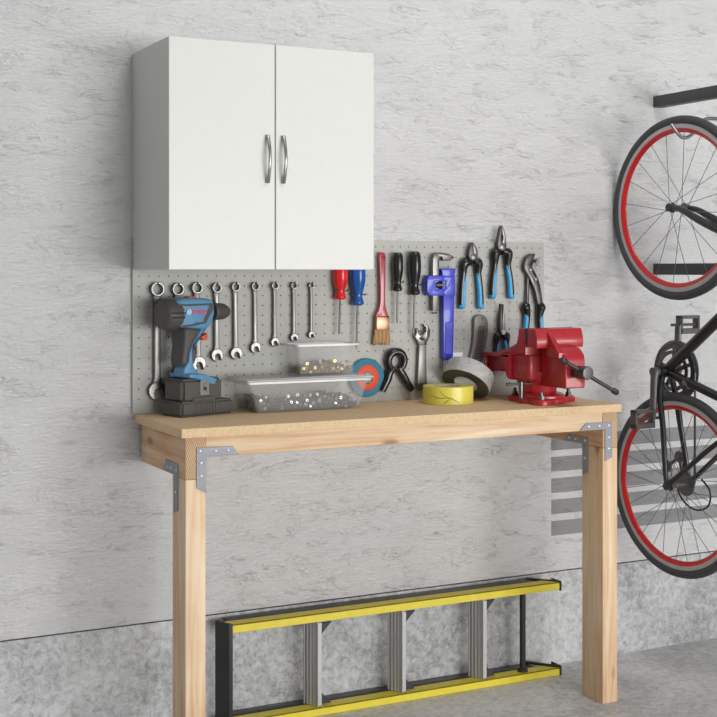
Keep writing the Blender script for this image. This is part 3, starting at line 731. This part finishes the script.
# ================================================================== CORDLESS DRILL
ROT = math.radians(17); DC = Vector((1.307, -.094, TOP)); dx = Vector((math.cos(ROT), math.sin(ROT), 0)); dy = Vector((-math.sin(ROT), math.cos(ROT), 0))
dr = thing('cordless_drill', 'blue and black cordless drill standing on its battery at the left end', 'drill', DC)
def DL(cu, cv, off):
    """local (x,z) on the drill's own vertical plane, off = distance in front (-) of its centre plane"""
    u, v = 150+cu/5.515, 290+cv/5.515; r = ray(u, v)
    p0 = DC+dy*off; cam = Vector((0, -DIST, CAM_H)); rv = Vector(r)
    t = (p0-cam).dot(dy)/rv.dot(dy); p = cam+rv*t; d = p-DC
    return (d.dot(dx), d.z)
fnD = lambda x, y_, z: DC+dx*x+dy*y_+Vector((0, 0, z))
def dprism(pts, off, y0, y1, bev, seg=3, sp=0):
    bm = B(); ol = [DL(a, b2, off) for a, b2 in pts]
    if sp: ol = spline(ol, sp)
    prism(bm, ol, y0, y1, bev, seg, fnD); return bm
def xax(): return (dy, Vector((0, 0, 1)), dx)
bm = dprism([(150, 62), (178, 48), (215, 44), (320, 46), (348, 56), (357, 80), (358, 130), (350, 160), (322, 200), (300, 222), (282, 216), (160, 205), (152, 140)], -.032, -.036, .036, .012, 4)
hs = finish('housing', bm, M['drill'], dr, smooth=50)
bm = dprism([(350, 156), (326, 200), (294, 238), (266, 268), (242, 306), (233, 350), (235, 400), (246, 432), (262, 452), (262, 478), (182, 478), (185, 440), (192, 422), (204, 404), (212, 390), (214, 350), (235, 290), (282, 212), (310, 180)], -.020, -.024, .024, .0055, 3)
finish('handle', bm, M['drill'], dr, smooth=50)
mx, mz = DL(100, 138, -.01); x_l = DL(34, 138, -.02)[0]+.030; x_r = DL(162, 138, -.02)[0]; rr = .045
bm = B(); lathe(bm, [(rr*.78, x_l), (rr*.94, x_l+.006), (rr, x_l+.02), (rr*1.02, x_r-.012), (rr*.98, x_r)], DC+Vector((0, 0, mz)), xax(), 36)
mc = finish('motor_cap', bm, M['grip'], dr, smooth=40)
for dz in (.006, -.007):
    bm = B(); box(bm, x_l+.010, x_l+.052, -rr-.0012, -rr+.004, mz+dz-.0022, mz+dz+.0022)
    for v in bm.verts: v.co = fnD(*v.co)
    finish('vent', bm, M['mesh'], mc, smooth=0)
bm = dprism([(190, 208), (284, 210), (268, 250), (243, 292), (222, 350), (218, 398), (200, 420), (178, 418), (176, 385), (184, 320), (190, 262)], -.026, -.028, .028, .011, 4)
finish('grip', bm, M['grip'], dr, smooth=50)
cz = DL(395, 118, 0)[1]; cx0 = DL(352, 118, 0)[0]; cx1 = DL(442, 118, 0)[0]; cl = cx1-cx0
bm = B(); lathe(bm, [(.024, cx0-.006), (.026, cx0+.002), (.026, cx0+.006), (.0245, cx0+.008), (.0245, cx0+cl*.45), (.0235, cx0+cl*.55), (.0165, cx0+cl*.80), (.011, cx0+cl*.88)], DC+Vector((0, 0, cz)), xax(), 28)
ck = finish('chuck', bm, M['grip'], dr, smooth=40)
bm = B(); lathe(bm, [(.008, cx0+cl*.86), (.007, cx0+cl*.94), (.0025, cx0+cl)], DC+Vector((0, 0, cz)), xax(), 16); finish('chuck_jaws', bm, M['steel'], ck)
bm = dprism([(272, 258), (306, 236), (308, 274), (284, 276)], 0, -.010, .010, .003, 2); finish('trigger', bm, M['orangered'], dr)
bm = dprism([(205, 48), (212, 36), (240, 34), (258, 40), (262, 50)], -.01, -.014, .014, .003, 2); finish('gear_switch', bm, M['orangered'], dr)
bm = dprism([(236, 332), (250, 322), (257, 350), (254, 385), (244, 408), (236, 404)], -.010, -.010, .010, .003, 2); finish('finger_guard', bm, M['grip'], dr)
# dark frame line, stripes and lettering of the side panel
def dline(pts, r, mat, par, nm, cl_=True):
    bm = B(); P = [fnD(*(lambda q: (q[0], -.0362, q[1]))(DL(a, b2, -.036))) for a, b2 in pts]
    if cl_: P.append(P[0])
    tube(bm, P, r, 6, fy=.5); finish(nm, bm, mat, par)
dline([(152, 80), (200, 84), (330, 78), (346, 78), (346, 100), (306, 178), (170, 206)], .0034, M['grip'], hs, 'panel_trim', False)
dline([(330, 82), (338, 84), (336, 104), (303, 172), (297, 170), (322, 112)], .0030, M['grip'], hs, 'panel_edge')
for a in (0, 16, 32): dline([(156+a, 160), (164+a*1.0, 128), (174+a, 104)] if a else [(156, 128), (166, 104)], .0016, M['grip'], hs, 'stripe', False)
for a in (0, 9, 18): dline([(236+a, 196), (250+a, 176)], .0011, M['grip'], hs, 'stripe', False)
def text(body, cu, cv, size, mat, par, nm, sx=1):
    cu_ = bpy.data.curves.new(nm, 'FONT'); cu_.body = body; cu_.size = size; cu_.extrude = .0004; cu_.align_x = 'CENTER'; cu_.align_y = 'CENTER'; cu_.offset = .0006
    ob = bpy.data.objects.new(nm, cu_); C.objects.link(ob); dg = bpy.context.evaluated_depsgraph_get()
    me = bpy.data.meshes.new_from_object(ob.evaluated_get(dg)); bpy.data.objects.remove(ob)
    x, z = DL(cu, cv, -.036)
    bm = B(); bm.from_mesh(me); bpy.data.meshes.remove(me)
    for v in bm.verts: v.co = fnD(x+v.co.x*sx, -.0366-v.co.z, z+v.co.y)
    finish(nm, bm, mat, par, smooth=0)
text('BOSCH', 274, 122, .0165, M['textred'], hs, 'lettering', 1.0)
x, z = DL(216, 121, -.036)
bm = B(); lathe(bm, [(.0075, -.0006), (.0075, .0004), (.0058, .0004), (.0058, -.0006)], fnD(x, -.0366, z), (dx, Vector((0, 0, 1)), -dy), 28, close=True)
for s in (-1, 1):
    vv = box(bm, x+s*.0026-.0009, x+s*.0026+.0009, -.0370, -.0362, z-.0048, z+.0048)
    for v in vv: v.co = fnD(*v.co)
vv = box(bm, x-.0026, x+.0026, -.0370, -.0362, z-.0009, z+.0009)
for v in vv: v.co = fnD(*v.co)
finish('emblem', bm, M['white'], hs, smooth=0)
# foot plate and battery
bm = dprism([(216, 466), (232, 462), (300, 464), (372, 490), (366, 505), (358, 524), (338, 524), (310, 508), (250, 490), (218, 486)], -.046, -.0482, .0482, .006, 2); finish('foot', bm, M['drill'], dr, smooth=40)
bt = B()
def lbox(x0_, x1_, y0_, y1_, z0_, z1_, bev, seg=3):
    vs2 = box(bt, x0_, x1_, y0_, y1_, z0_, z1_); 
    if bev:
        r_ = bmesh.ops.bevel(bt, geom=list({e for v in vs2 for e in v.link_edges}), offset=bev, segments=seg, affect='EDGES')
bz = .0005
lbox(-.095, .095, -.055, .055, bz, .044, .007)
lbox(-.086, .060, -.047, .047, .040, .108, .009)
lbox(-.052, .030, -.0500, .0500, .042, .056, .003)
for i in range(8): lbox(-.048+i*.0105, -.043+i*.0105, -.0565, -.052, .010, .036, 0)
for v in bt.verts: v.co = fnD(*v.co)
bat = finish('battery', bt, M['grip'], dr, smooth=40)
bt = B(); lbox(-.024, .008, -.0500, -.0460, .060, .103, .0015, 2); lbox(-.015, -.001, -.0515, -.049, .072, .094, .001, 1)
for v in bt.verts: v.co = fnD(*v.co)
clp = finish('belt_clip', bt, M['satin'], bat)
bt = B(); lbox(-.012, -.004, -.0522, -.0513, .074, .084, 0)
for v in bt.verts: v.co = fnD(*v.co)
finish('slot', bt, M['mesh'], clp)

# ================================================================== STORAGE BOXES
def tub(name, label, bx0, bx1, by0, by1, z0_, z1_, gx, gy, lid, par_loc, wall=.0022, rim=.006):
    t = thing(name, label, 'storage box', par_loc, 'clear plastic boxes')
    bm = B()
    def loop(x0_, x1_, y0_, y1_, z, r=.010, n=4):
        out = []
        for (cx, cy, a0) in ((x1_-r, y1_-r, 0), (x0_+r, y1_-r, 90), (x0_+r, y0_+r, 180), (x1_-r, y0_+r, 270)):
            for k in range(n+1):
                a = math.radians(a0+90*k/n); out.append(bm.verts.new((cx+r*math.cos(a), cy+r*math.sin(a), z)))
        return out
    w = wall
    Ls = [loop(bx0+w, bx1-w, by0+w, by1-w, z0_+w), loop(bx0-gx+w, bx1+gx-w, by0-gy+w, by1+gy-w, z1_),
          loop(bx0-gx, bx1+gx, by0-gy, by1+gy, z1_), loop(bx0, bx1, by0, by1, z0_)]
    if rim:
        Ls[2:3] = [loop(bx0-gx-rim, bx1+gx+rim, by0-gy-rim, by1+gy+rim, z1_), loop(bx0-gx-rim, bx1+gx+rim, by0-gy-rim, by1+gy+rim, z1_-.006), loop(bx0-gx, bx1+gx, by0-gy, by1+gy, z1_-.006)]
    n = len(Ls[0])
    for i, (a_, c_) in enumerate(zip(Ls, Ls[1:])):
        for k in range(n):
            f = bm.faces.new((a_[k], a_[(k+1) % n], c_[(k+1) % n], c_[k])); f.material_index = 1 if i in (1, 2, 3) else 0
    bm.faces.new(Ls[0]); bm.faces.new(Ls[-1][::-1])
    finish('tub', bm, [M['tub'], M['rim']], t, smooth=40)
    if lid:
        bm = B(); box(bm, bx0-gx-rim-.003, bx1+gx+rim+.003, by0-gy-rim-.003, by1+gy+rim+.003, z1_-.0045+.005, z1_+.0065, .0025, 2)
        box(bm, bx0-gx+.012, bx1+gx-.012, by0-gy+.010, by1+gy-.010, z1_+.0062, z1_+.0085, .001, 1)
        l = finish('lid', bm, M['lid'], t, smooth=40)
    return t
BX0, BX1, BY0, BY1 = 1.470, 1.806, -.160, -.038
tub('storage_box', 'large clear plastic box with a lid, filled with silver hardware', BX0, BX1, BY0, BY1, TOP+.0005, 1.0315, .030, .010, True, ((BX0+BX1)/2, -.1, TOP))
LZ = 1.0315+.0085
SX0, SX1, SY0, SY1 = 1.634, 1.818, -.100, -.026
tub('storage_box', 'small open clear plastic box of brass nuts, stacked on the large lid', SX0, SX1, SY0, SY1, LZ+.0005, LZ+.094, .012, .008, False, ((SX0+SX1)/2, -.08, LZ), rim=.004)
def nut_mesh(bm, c, r, axis, bolt=False):
    e3 = Vector(axis).normalized(); e1 = e3.orthogonal().normalized(); e2 = e3.cross(e1)
    if bolt:
        lathe(bm, [(r, 0), (r, r*.7)], c, (e1, e2, e3), 6); lathe(bm, [(r*.45, r*.7), (r*.45, r*3.2)], c, (e1, e2, e3), 6)
    else:
        lathe(bm, [(r, -r*.4), (r, r*.4), (r*.55, r*.4), (r*.55, -r*.4)], c, (e1, e2, e3), 6, close=True)
def heap(label, x0_, x1_, y0_, y1_, zb, hmax, n, r, mat, name, hard):
    bm = B(); rd = random.Random(hard)
    for _ in range(n):
        x = rd.uniform(x0_, x1_); f = .62+.38*math.sin(x*37)*math.sin(x*11+1); f = max(.5, f)
        z = zb+r*.9+rd.random()**.8*max(.004, hmax*f-2*r)
        yy = rd.uniform(y0_, y1_) if rd.random() < .35 else (y0_ if rd.random() < .8 else y1_)
        q = r*rd.uniform(.6, 1.1)
        yy = min(max(yy, y0_+q), y1_-q); x_ = min(max(x, x0_+q), x1_-q)
        ax = (rd.gauss(0, 1), rd.gauss(0, 1), rd.gauss(0, 1))
        nut_mesh(bm, (x_, yy, z), q*.8 if rd.random() < .35 else q, ax, False)
    # the packed inside of the heap
    box(bm, x0_+.006, x1_-.006, y0_+.012, y1_-.006, zb, zb+hmax*.55, .004, 1)
    o = finish(name, bm, mat, origin=((x0_+x1_)/2, (y0_+y1_)/2, zb), smooth=0); return tag(o, label, 'hardware', None, 'stuff')
heap('jumbled heap of small silver screws and nuts inside the large clear box', BX0+.006, BX1-.006, BY0+.004, BY1-.004, TOP+.0030, .052, 1500, .0046, M['pile'], 'silver_hardware', 1)
heap('jumbled heap of small brass fittings inside the small clear box', SX0+.005, SX1-.005, SY0+.004, SY1-.004, LZ+.0030, .044, 600, .0044, M['brasspile'], 'brass_hardware', 2)
def singles(n, x0_, x1_, yf, zb, h, r, mat, label, grp, seed, gyz):
    rd = random.Random(seed); src = {}; used = []
    tries = 0
    while len(used) < n and tries < 4000:
        tries += 1
        x = rd.uniform(x0_+.01, x1_-.01); z = zb+r+rd.random()*h
        if any((x-a)**2+(z-b2)**2 < (2.1*r)**2 for a, b2 in used): continue
        used.append((x, z))
        if 'o' not in src:
            bm = B(); nut_mesh(bm, (0, 0, 0), r, (0, 1, 0)); o = finish('hex_nut', bm, mat, smooth=0); tag(o, label, 'nut', grp); src['o'] = o
        else:
            o = src['o'].copy(); C.objects.link(o)
        s = rd.uniform(.62, 1.05); o.scale = (s, s, s)
        o.location = (x, yf+.0026-gyz*(z-zb)+r*.42, z); o.rotation_euler = (rd.uniform(-.25, .25), rd.uniform(0, 1), rd.uniform(-.35, .35))
singles(46, BX0, BX1, BY0, TOP+.003, .042, .0054, M['nut'], 'small bright silver hex nut against the front of the large clear box', 'silver nuts in the large box', 5, .010/.09)
singles(20, SX0, SX1, SY0, LZ+.003, .034, .0052, M['brass'], 'small bright brass hex nut against the front of the small clear box', 'brass nuts in the small box', 6, .008/.085)

# ================================================================== LADDER lying on its side
ld = thing('step_ladder', 'yellow step ladder with aluminium treads lying on its side along the wall', 'ladder', (2.0, -.07, 0))
LF, LB = -.105, -.056; LX0, LX1 = 1.406, 2.588
for z0_, z1_, s in ((.0005, .0255, 1), (.2875, .313, -1)):
    bm = B()                                                          # channel rail, web outside, lips inside
    zo = (z1_-.004, z1_)
    box(bm, LX0, LX1, LF, LB, zo[0], zo[1], .001, 1); box(bm, LX0, LX1, LF, LF+.004, z0_, z1_, .001, 1); box(bm, LX0, LX1, LB-.004, LB, z0_, z1_, .001, 1)
    finish('rail', bm, M['yellow'], ld)
    bm = B()                                                          # dark rear rail behind
    box(bm, 1.42, 2.520, -.050, -.012, z0_+.001, z1_-.001, .003, 2); rr_ = finish('rear_rail', bm, M['darkrail'], ld)
    bm = B(); za, zb = (z0_, z0_+.032) if s == 1 else (z1_-.029, z1_+.003)
    box(bm, LX1, LX1+.006, LF-.004, LB+.002, za, zb, .001, 1)
    zt2 = zb
    tube(bm, [(LX1+.002, LF+.002, zt2-.004), (2.515, -.014, zt2-.004)], .0050, 8); finish('foot', bm, M['ladblack'], ld)
def slant(bm, xf, x_th, yf, yb, dxb, z0_, z1_):
    a = [(xf, yf), (xf+x_th, yf), (xf+x_th+dxb, yb), (xf+dxb, yb)]
    prism(bm, a, z0_, z1_, .001, 1, lambda x, z, y_: Vector((x, y_, z)))
for xf in (1.694, 1.988, 2.288):
    bm = B(); slant(bm, xf, .004, LF+.005, LB+.005, -.020, .0262, .308)
    for k in range(5): slant(bm, xf-.0012-.0055*k, .0024, LF+.008+.011*k, LF+.012+.011*k, -.002, .0262, .308)
    slant(bm, xf-.001, .013, LF+.002, LF+.006, 0, .030, .283)
    st = finish('step', bm, M['alu'], ld)
    for zc, s in ((.032, 1), (.281, -1)):
        bm = B(); prism(bm, [(xf+.006, zc), (xf+.050, zc), (xf+.006, zc+s*.045)], LF+.010, LF+.016, .0008, 1); finish('brace', bm, M['ladblack'], st)
bm = B(); tube(bm, [(2.456, -.080, .026), (2.456, -.080, .303)], .010, 14); lathe(bm, [(.018, .0258), (.018, .032), (.011, .037)], (2.456, -.080, 0), 'z', 16); lathe(bm, [(.011, .295), (.018, .300), (.018, .3085)], (2.456, -.080, 0), 'z', 16); finish('spreader', bm, M['ladblack'], ld)
bm = B(); prism(bm, [(1.382, -.046), (1.390, -.046), (1.414, LF-.003), (1.403, LF-.003)], .0005, .316, .0015, 2, lambda x, z, y_: Vector((x, y_, z)))
finish('top_cap', bm, M['ladblack'], ld)

# ================================================================== BIKE RACK
rk = thing('bike_rack', 'charcoal steel wall rack with two square arms and a bike hook', 'rack', (3.09, 0, 1.34))
for z in (1.944, 1.343):
    bm = B(); box(bm, 3.071, 3.111, -.330, -.0005, z, z+.040, .002, 2); finish('arm', bm, M['rack'], rk)
bm = B(); box(bm, 3.071, 3.111, -.371, -.3302, 1.343, 1.984, .002, 2); finish('upright', bm, M['rack'], rk)
bm = B(); tube(bm, [(3.09, -.350, 1.866), (3.00, -.350, 1.862), (2.968, -.348, 1.826), (2.932, -.346, 1.800), (2.902, -.344, 1.801), (2.866, -.340, 1.840)], .0058, 12, smooth_n=6); finish('hook', bm, M['satin'], rk, smooth=60)

# ================================================================== BICYCLE hung by the front wheel, wheels against the wall
XB, ZR, RB = 2.900, .643, .3070
bk = thing('bicycle', 'black bicycle with red wheel rims hanging upright from the wall rack', 'bicycle', (XB, 0, ZR))
bk.rotation_euler = (0, 0, math.radians(4.5))
def bp(F, U, L=0): return Vector((XB-L, -U-.0005, ZR+F))            # forward, up, left of the machine
FH, RH, BB_ = (.924, RB), (0, RB), (.376, .250)
def wheel(F, nm, nsp, hubw, ph):
    c = bp(F, RB)
    bm = B(); lathe(bm, [(.280, -.0085), (.280, .0085), (.266, .0098), (.2655, .0098), (.254, .0060), (.2510, 0.0), (.254, -.0060), (.2655, -.0098), (.266, -.0098)], c, 'x', 96, close=True, mats=[0, 1, 0, 0, 0, 0, 0, 0, 1])
    for f in bm.faces:
        cc = f.calc_center_median(); rr2 = math.hypot(cc.y-c.y, cc.z-c.z); f.material_index = 1 if rr2 > .2658 else 0
    w = finish(nm, bm, [M['rimred'], M['rimgrey']], bk, smooth=50)
    bm = B(); prof = [(0.2925+.0152*math.cos(a), .0135*math.sin(a)) for a in [2*PI*k/14 for k in range(14)]]
    lathe(bm, prof, c, 'x', 96, close=True); finish('tyre', bm, M['tyre'], w, smooth=60)
    bm = B(); lathe(bm, [(.016, -hubw), (.018, -hubw+.004), (.010, -hubw+.010), (.010, hubw-.010), (.018, hubw-.004), (.016, hubw)], c, 'x', 20); tube(bm, [c+Vector((-hubw-.012, 0, 0)), c+Vector((hubw+.012, 0, 0))], .0045, 10); finish('hub', bm, M['crank'], w)
    for i in range(nsp):
        a = 2*PI*i/nsp+ph; s = 1 if i % 2 else -1; tw = (.85 if (i//2) % 2 else -.85)
        p0 = c+Vector((s*(hubw-.003), .015*math.cos(a+tw), .015*math.sin(a+tw))); p1 = c+Vector((s*.002, 0.2525*math.cos(a), .2525*math.sin(a)))
        bm = B(); tube(bm, [p0, p1], .0011, 5); finish('spoke', bm, M['spoke'], w)
    return w
wheel(FH[0], 'front_wheel', 20, .030, .1); wheel(0, 'rear_wheel', 28, .040, .05)
bm = B()
HL, HU = (.757, .745), (.705, .905)
tube(bm, [bp(*BB_), bp(HL[0]-.01, HL[1]-.015)], [.0185, .0195], 16)                                   # down tube
tube(bm, [bp(*BB_), bp(.246, .705)], [.0155, .0145], 16)                                             # seat tube
tube(bm, [bp(.252, .685), bp(HU[0]+.01, HU[1]-.03)], .0150, 16)                                       # top tube
tube(bm, [bp(HL[0]+.008, HL[1]-.025), bp(HU[0]-.008, HU[1]+.02)], .019, 16)                           # head tube
tube(bm, [bp(BB_[0], BB_[1], -.036), bp(BB_[0], BB_[1], .036)], .021, 18)                             # bottom bracket shell
for s in (-1, 1):
    tube(bm, [bp(BB_[0]-.012, BB_[1]+.003, s*.018), bp(.30, .258, s*.036), bp(.20, .276, s*.040), bp(.06, .297, s*.050), bp(0, RB, s*.051)], [.011, .0105, .010, .009, .008], 12, smooth_n=5)
    tube(bm, [bp(.005, RB+.004, s*.051), bp(.14, .48, s*.040), bp(.272, .648, s*.012)], [.0085, .0085, .008], 12)
    tube(bm, [bp(0, RB, s*.044), bp(0, RB, s*.058)], .013, 14)
finish('frame', bm, M['bike'], bk, smooth=50)
bm = B()
for s in (-1, 1): tube(bm, [bp(FH[0]+.0, FH[1], s*.036), bp(.915, .36, s*.038), bp(.865, .47, s*.038), bp(.775, .70, s*.032), bp(.766, .725, s*.01)], [.008, .0105, .0135, .015, .013], 12, smooth_n=5); tube(bm, [bp(FH[0], FH[1], s*.031), bp(FH[0], FH[1], s*.046)], .0135, 14)
tube(bm, [bp(.766, .725), bp(.69, .95)], .014, 12)
finish('fork', bm, M['bike'], bk, smooth=50)
bm = B(); tube(bm, [bp(.69, .93), bp(.76, .955)], .014, 12); tube(bm, [bp(.76, .955, -.22), bp(.77, .955, 0), bp(.76, .955, .22)], .012, 12, smooth_n=4); finish('handlebar', bm, M['bike'], bk, smooth=50)
bm = B(); tube(bm, [bp(.25, .69), bp(.205, .855)], .012, 12); finish('seat_post', bm, M['crank'], bk)
bm = B(); ol = spline([(.33, .012), (.24, .022), (.15, .055), (.09, .06), (.08, 0), (.09, -.06), (.15, -.055), (.24, -.022), (.33, -.012)], 4)
prism(bm, ol, .855, .895, .012, 3, lambda F, U, L: bp(F, U, L)); finish('saddle', bm, M['rubber'], bk, smooth=50)
bm = B(); tube(bm, [bp(.340, .345, 0), bp(.352, .352, 0)], .018, 14); 
lathe(bm, [(.0185, -.008), (.0185, .008), (.0165, .008), (.0165, -.008)], bp(.343, .352), 'x', 18, close=True); finish('derailleur_clamp', bm, M['satin'], bk)
# cranks
def crank(L, dF, s):
    bm = B(); tube(bm, [bp(BB_[0], BB_[1], L), bp(BB_[0]+dF*.15, BB_[1], L+s*.004), bp(BB_[0]+dF, BB_[1], L+s*.010)], [.014, .011, .010], 12, fy=1.25)
    tube(bm, [bp(BB_[0], BB_[1], s*.03), bp(BB_[0], BB_[1], L+s*.012)], .015, 14)
    ca = finish('crank_arm', bm, M['crank'], bk)
    c = bp(BB_[0]+dF, BB_[1], L+s*.055)
    bm = B(); tube(bm, [bp(BB_[0]+dF, BB_[1], L-s*.022), c+Vector((-s*.040, 0, 0))], .005, 10)
    h, w_, th = .031, .044, .010
    box(bm, c.x-w_, c.x+w_, c.y-.014, c.y+.014, c.z+h-.011, c.z+h, .0015, 1); box(bm, c.x-w_, c.x+w_, c.y-.014, c.y+.014, c.z-h, c.z-h+.018, .0015, 1)
    box(bm, c.x-w_, c.x-w_+.009, c.y-.014, c.y+.014, c.z-h, c.z+h, .0015, 1); box(bm, c.x+w_-.009, c.x+w_, c.y-.014, c.y+.014, c.z-h, c.z+h, .0015, 1)
    finish('pedal', bm, M['crank'], ca)
crank(.050, -.155, 1); crank(-.048, .155, -1)
cc = bp(BB_[0], BB_[1], -.040); RC = .094
bm = B(); prof = [(RC, -.002), (RC, .002), (RC*.80, .002), (RC*.80, -.002)]; lathe(bm, prof, cc, 'x', 60, close=True)
for i in range(42):
    a = 2*PI*i/42; q = cc+Vector((0, RC*math.cos(a), RC*math.sin(a))); lathe(bm, [(.0028, -.0012), (.0028, .0012)], q, 'x', 6)
lathe(bm, [(RC*.74, -.006), (RC*.74, -.003), (RC*.60, -.003), (RC*.60, -.006)], cc+Vector((-.004, 0, 0)), 'x', 48, close=True)
for i in range(5):
    a = 2*PI*i/5+.3; tube(bm, [cc, cc+Vector((0, RC*.82*math.cos(a), RC*.82*math.sin(a)))], [.011, .006], 8)
finish('chainring', bm, M['crank'], bk)
bm = B(); lathe(bm, [(RC*1.10, -.001), (RC*1.10, .001), (RC*.90, .001), (RC*.90, -.001)], cc+Vector((.008, 0, 0)), 'x', 60, close=True); finish('chain_guard', bm, M['guard'], bk)
hc_ = bp(0, RB, -.034)
bm = B()
for i in range(6):
    r_ = .040-.0035*i; lathe(bm, [(r_, .0035*i), (r_, .0035*i+.0016), (.014, .0035*i+.0016), (.014, .0035*i)], hc_, 'x', 30, close=True)
finish('cassette', bm, M['crank'], bk)
bm = B(); dj = bp(.045, .205, -.052); dk = bp(.085, .262, -.050)
tube(bm, [hc_+Vector((.01, 0, 0)), bp(.03, .27, -.058), dk, dj], .0075, 10)
for q in (dj, dk): lathe(bm, [(.020, -.002), (.020, .002), (.006, .004)], q, 'x', 18)
finish('derailleur', bm, M['crank'], bk)
bm = B()
ch = [cc+Vector((0, -RC*1.0, 0)), hc_+Vector((.008, -.034, .01)), hc_+Vector((.008, -.02, -.028)), hc_+Vector((.008, .015, -.030)), dk+Vector((0, -.02, .0)), dj+Vector((0, .018, 0)), dj+Vector((0, .012, .016)), cc+Vector((0, RC*.9, -.04)), cc+Vector((0, RC, 0)), cc+Vector((0, RC*.7, RC*.7)), cc+Vector((0, 0, RC)), cc+Vector((0, -RC*.7, RC*.7)), cc+Vector((0, -RC, 0))]
tube(bm, ch, .0040, 6, cap=False); finish('chain', bm, M['dsteel'], bk)
bm = B(); a0 = bp(-.01, .33, -.060); loop = [bp(.02, .352, -.062), bp(-.015, .385, -.066), bp(-.065, .375, -.07), bp(-.088, .325, -.07), bp(-.072, .275, -.066), bp(-.03, .245, -.060), bp(.02, .24, -.056)]
tube(bm, loop, .0032, 8, smooth_n=6); finish('gear_cable', bm, M['black'], bk, smooth=60)

# ================================================================== LIGHT, WORLD, CAMERA
def area(name, loc, tgt, sx, sy, power, col=(1, 1, 1)):
    l = bpy.data.lights.new(name, 'AREA'); l.shape = 'RECTANGLE'; l.size = sx; l.size_y = sy; l.energy = power; l.color = col
    o = bpy.data.objects.new(name, l); C.objects.link(o); o.location = loc
    o.rotation_euler = (Vector(tgt)-Vector(loc)).to_track_quat('-Z', 'Y').to_euler(); return o
area('garage_door_daylight', (4.2, -9.5, .95), (1.6, 0, .8), 7.4, 1.9, 830, (1, .995, .985))
area('ceiling_lamp', (2.2, -1.9, 4.2), (2.3, -.6, 0), 1.4, 1.0, 50, (1, .99, .97))
w = bpy.data.worlds.new('world'); SC.world = w; w.use_nodes = True
t = w.node_tree; bg = t.nodes['Background']
tc = N(t, 'ShaderNodeTexCoord'); sx_ = N(t, 'ShaderNodeSeparateXYZ'); t.links.new(tc.outputs['Generated'], sx_.inputs[0])
t.links.new(ramp(t, rng(t, sx_.outputs['Z'], -.6, 1, 0, 1, False), [(0, (.34, .34, .34)), (.38, (.52, .52, .53)), (1, (.40, .40, .41))]), bg.inputs['Color'])
bg.inputs['Strength'].default_value = .75
cam = bpy.data.cameras.new('camera'); co = bpy.data.objects.new('camera', cam); C.objects.link(co)
co.location = (0, -DIST, CAM_H); co.rotation_euler = (PI/2, 0, -YAW)
cam.sensor_width = 36; cam.lens = FPX/717*36; cam.shift_y = -(358.5-HY)/717; cam.clip_start = .05
SC.camera = co
vs3 = SC.view_settings; vs3.view_transform = 'Standard'; vs3.look = 'None'; vs3.gamma = 1; vs3.use_curve_mapping = False; vs3.exposure = -.47
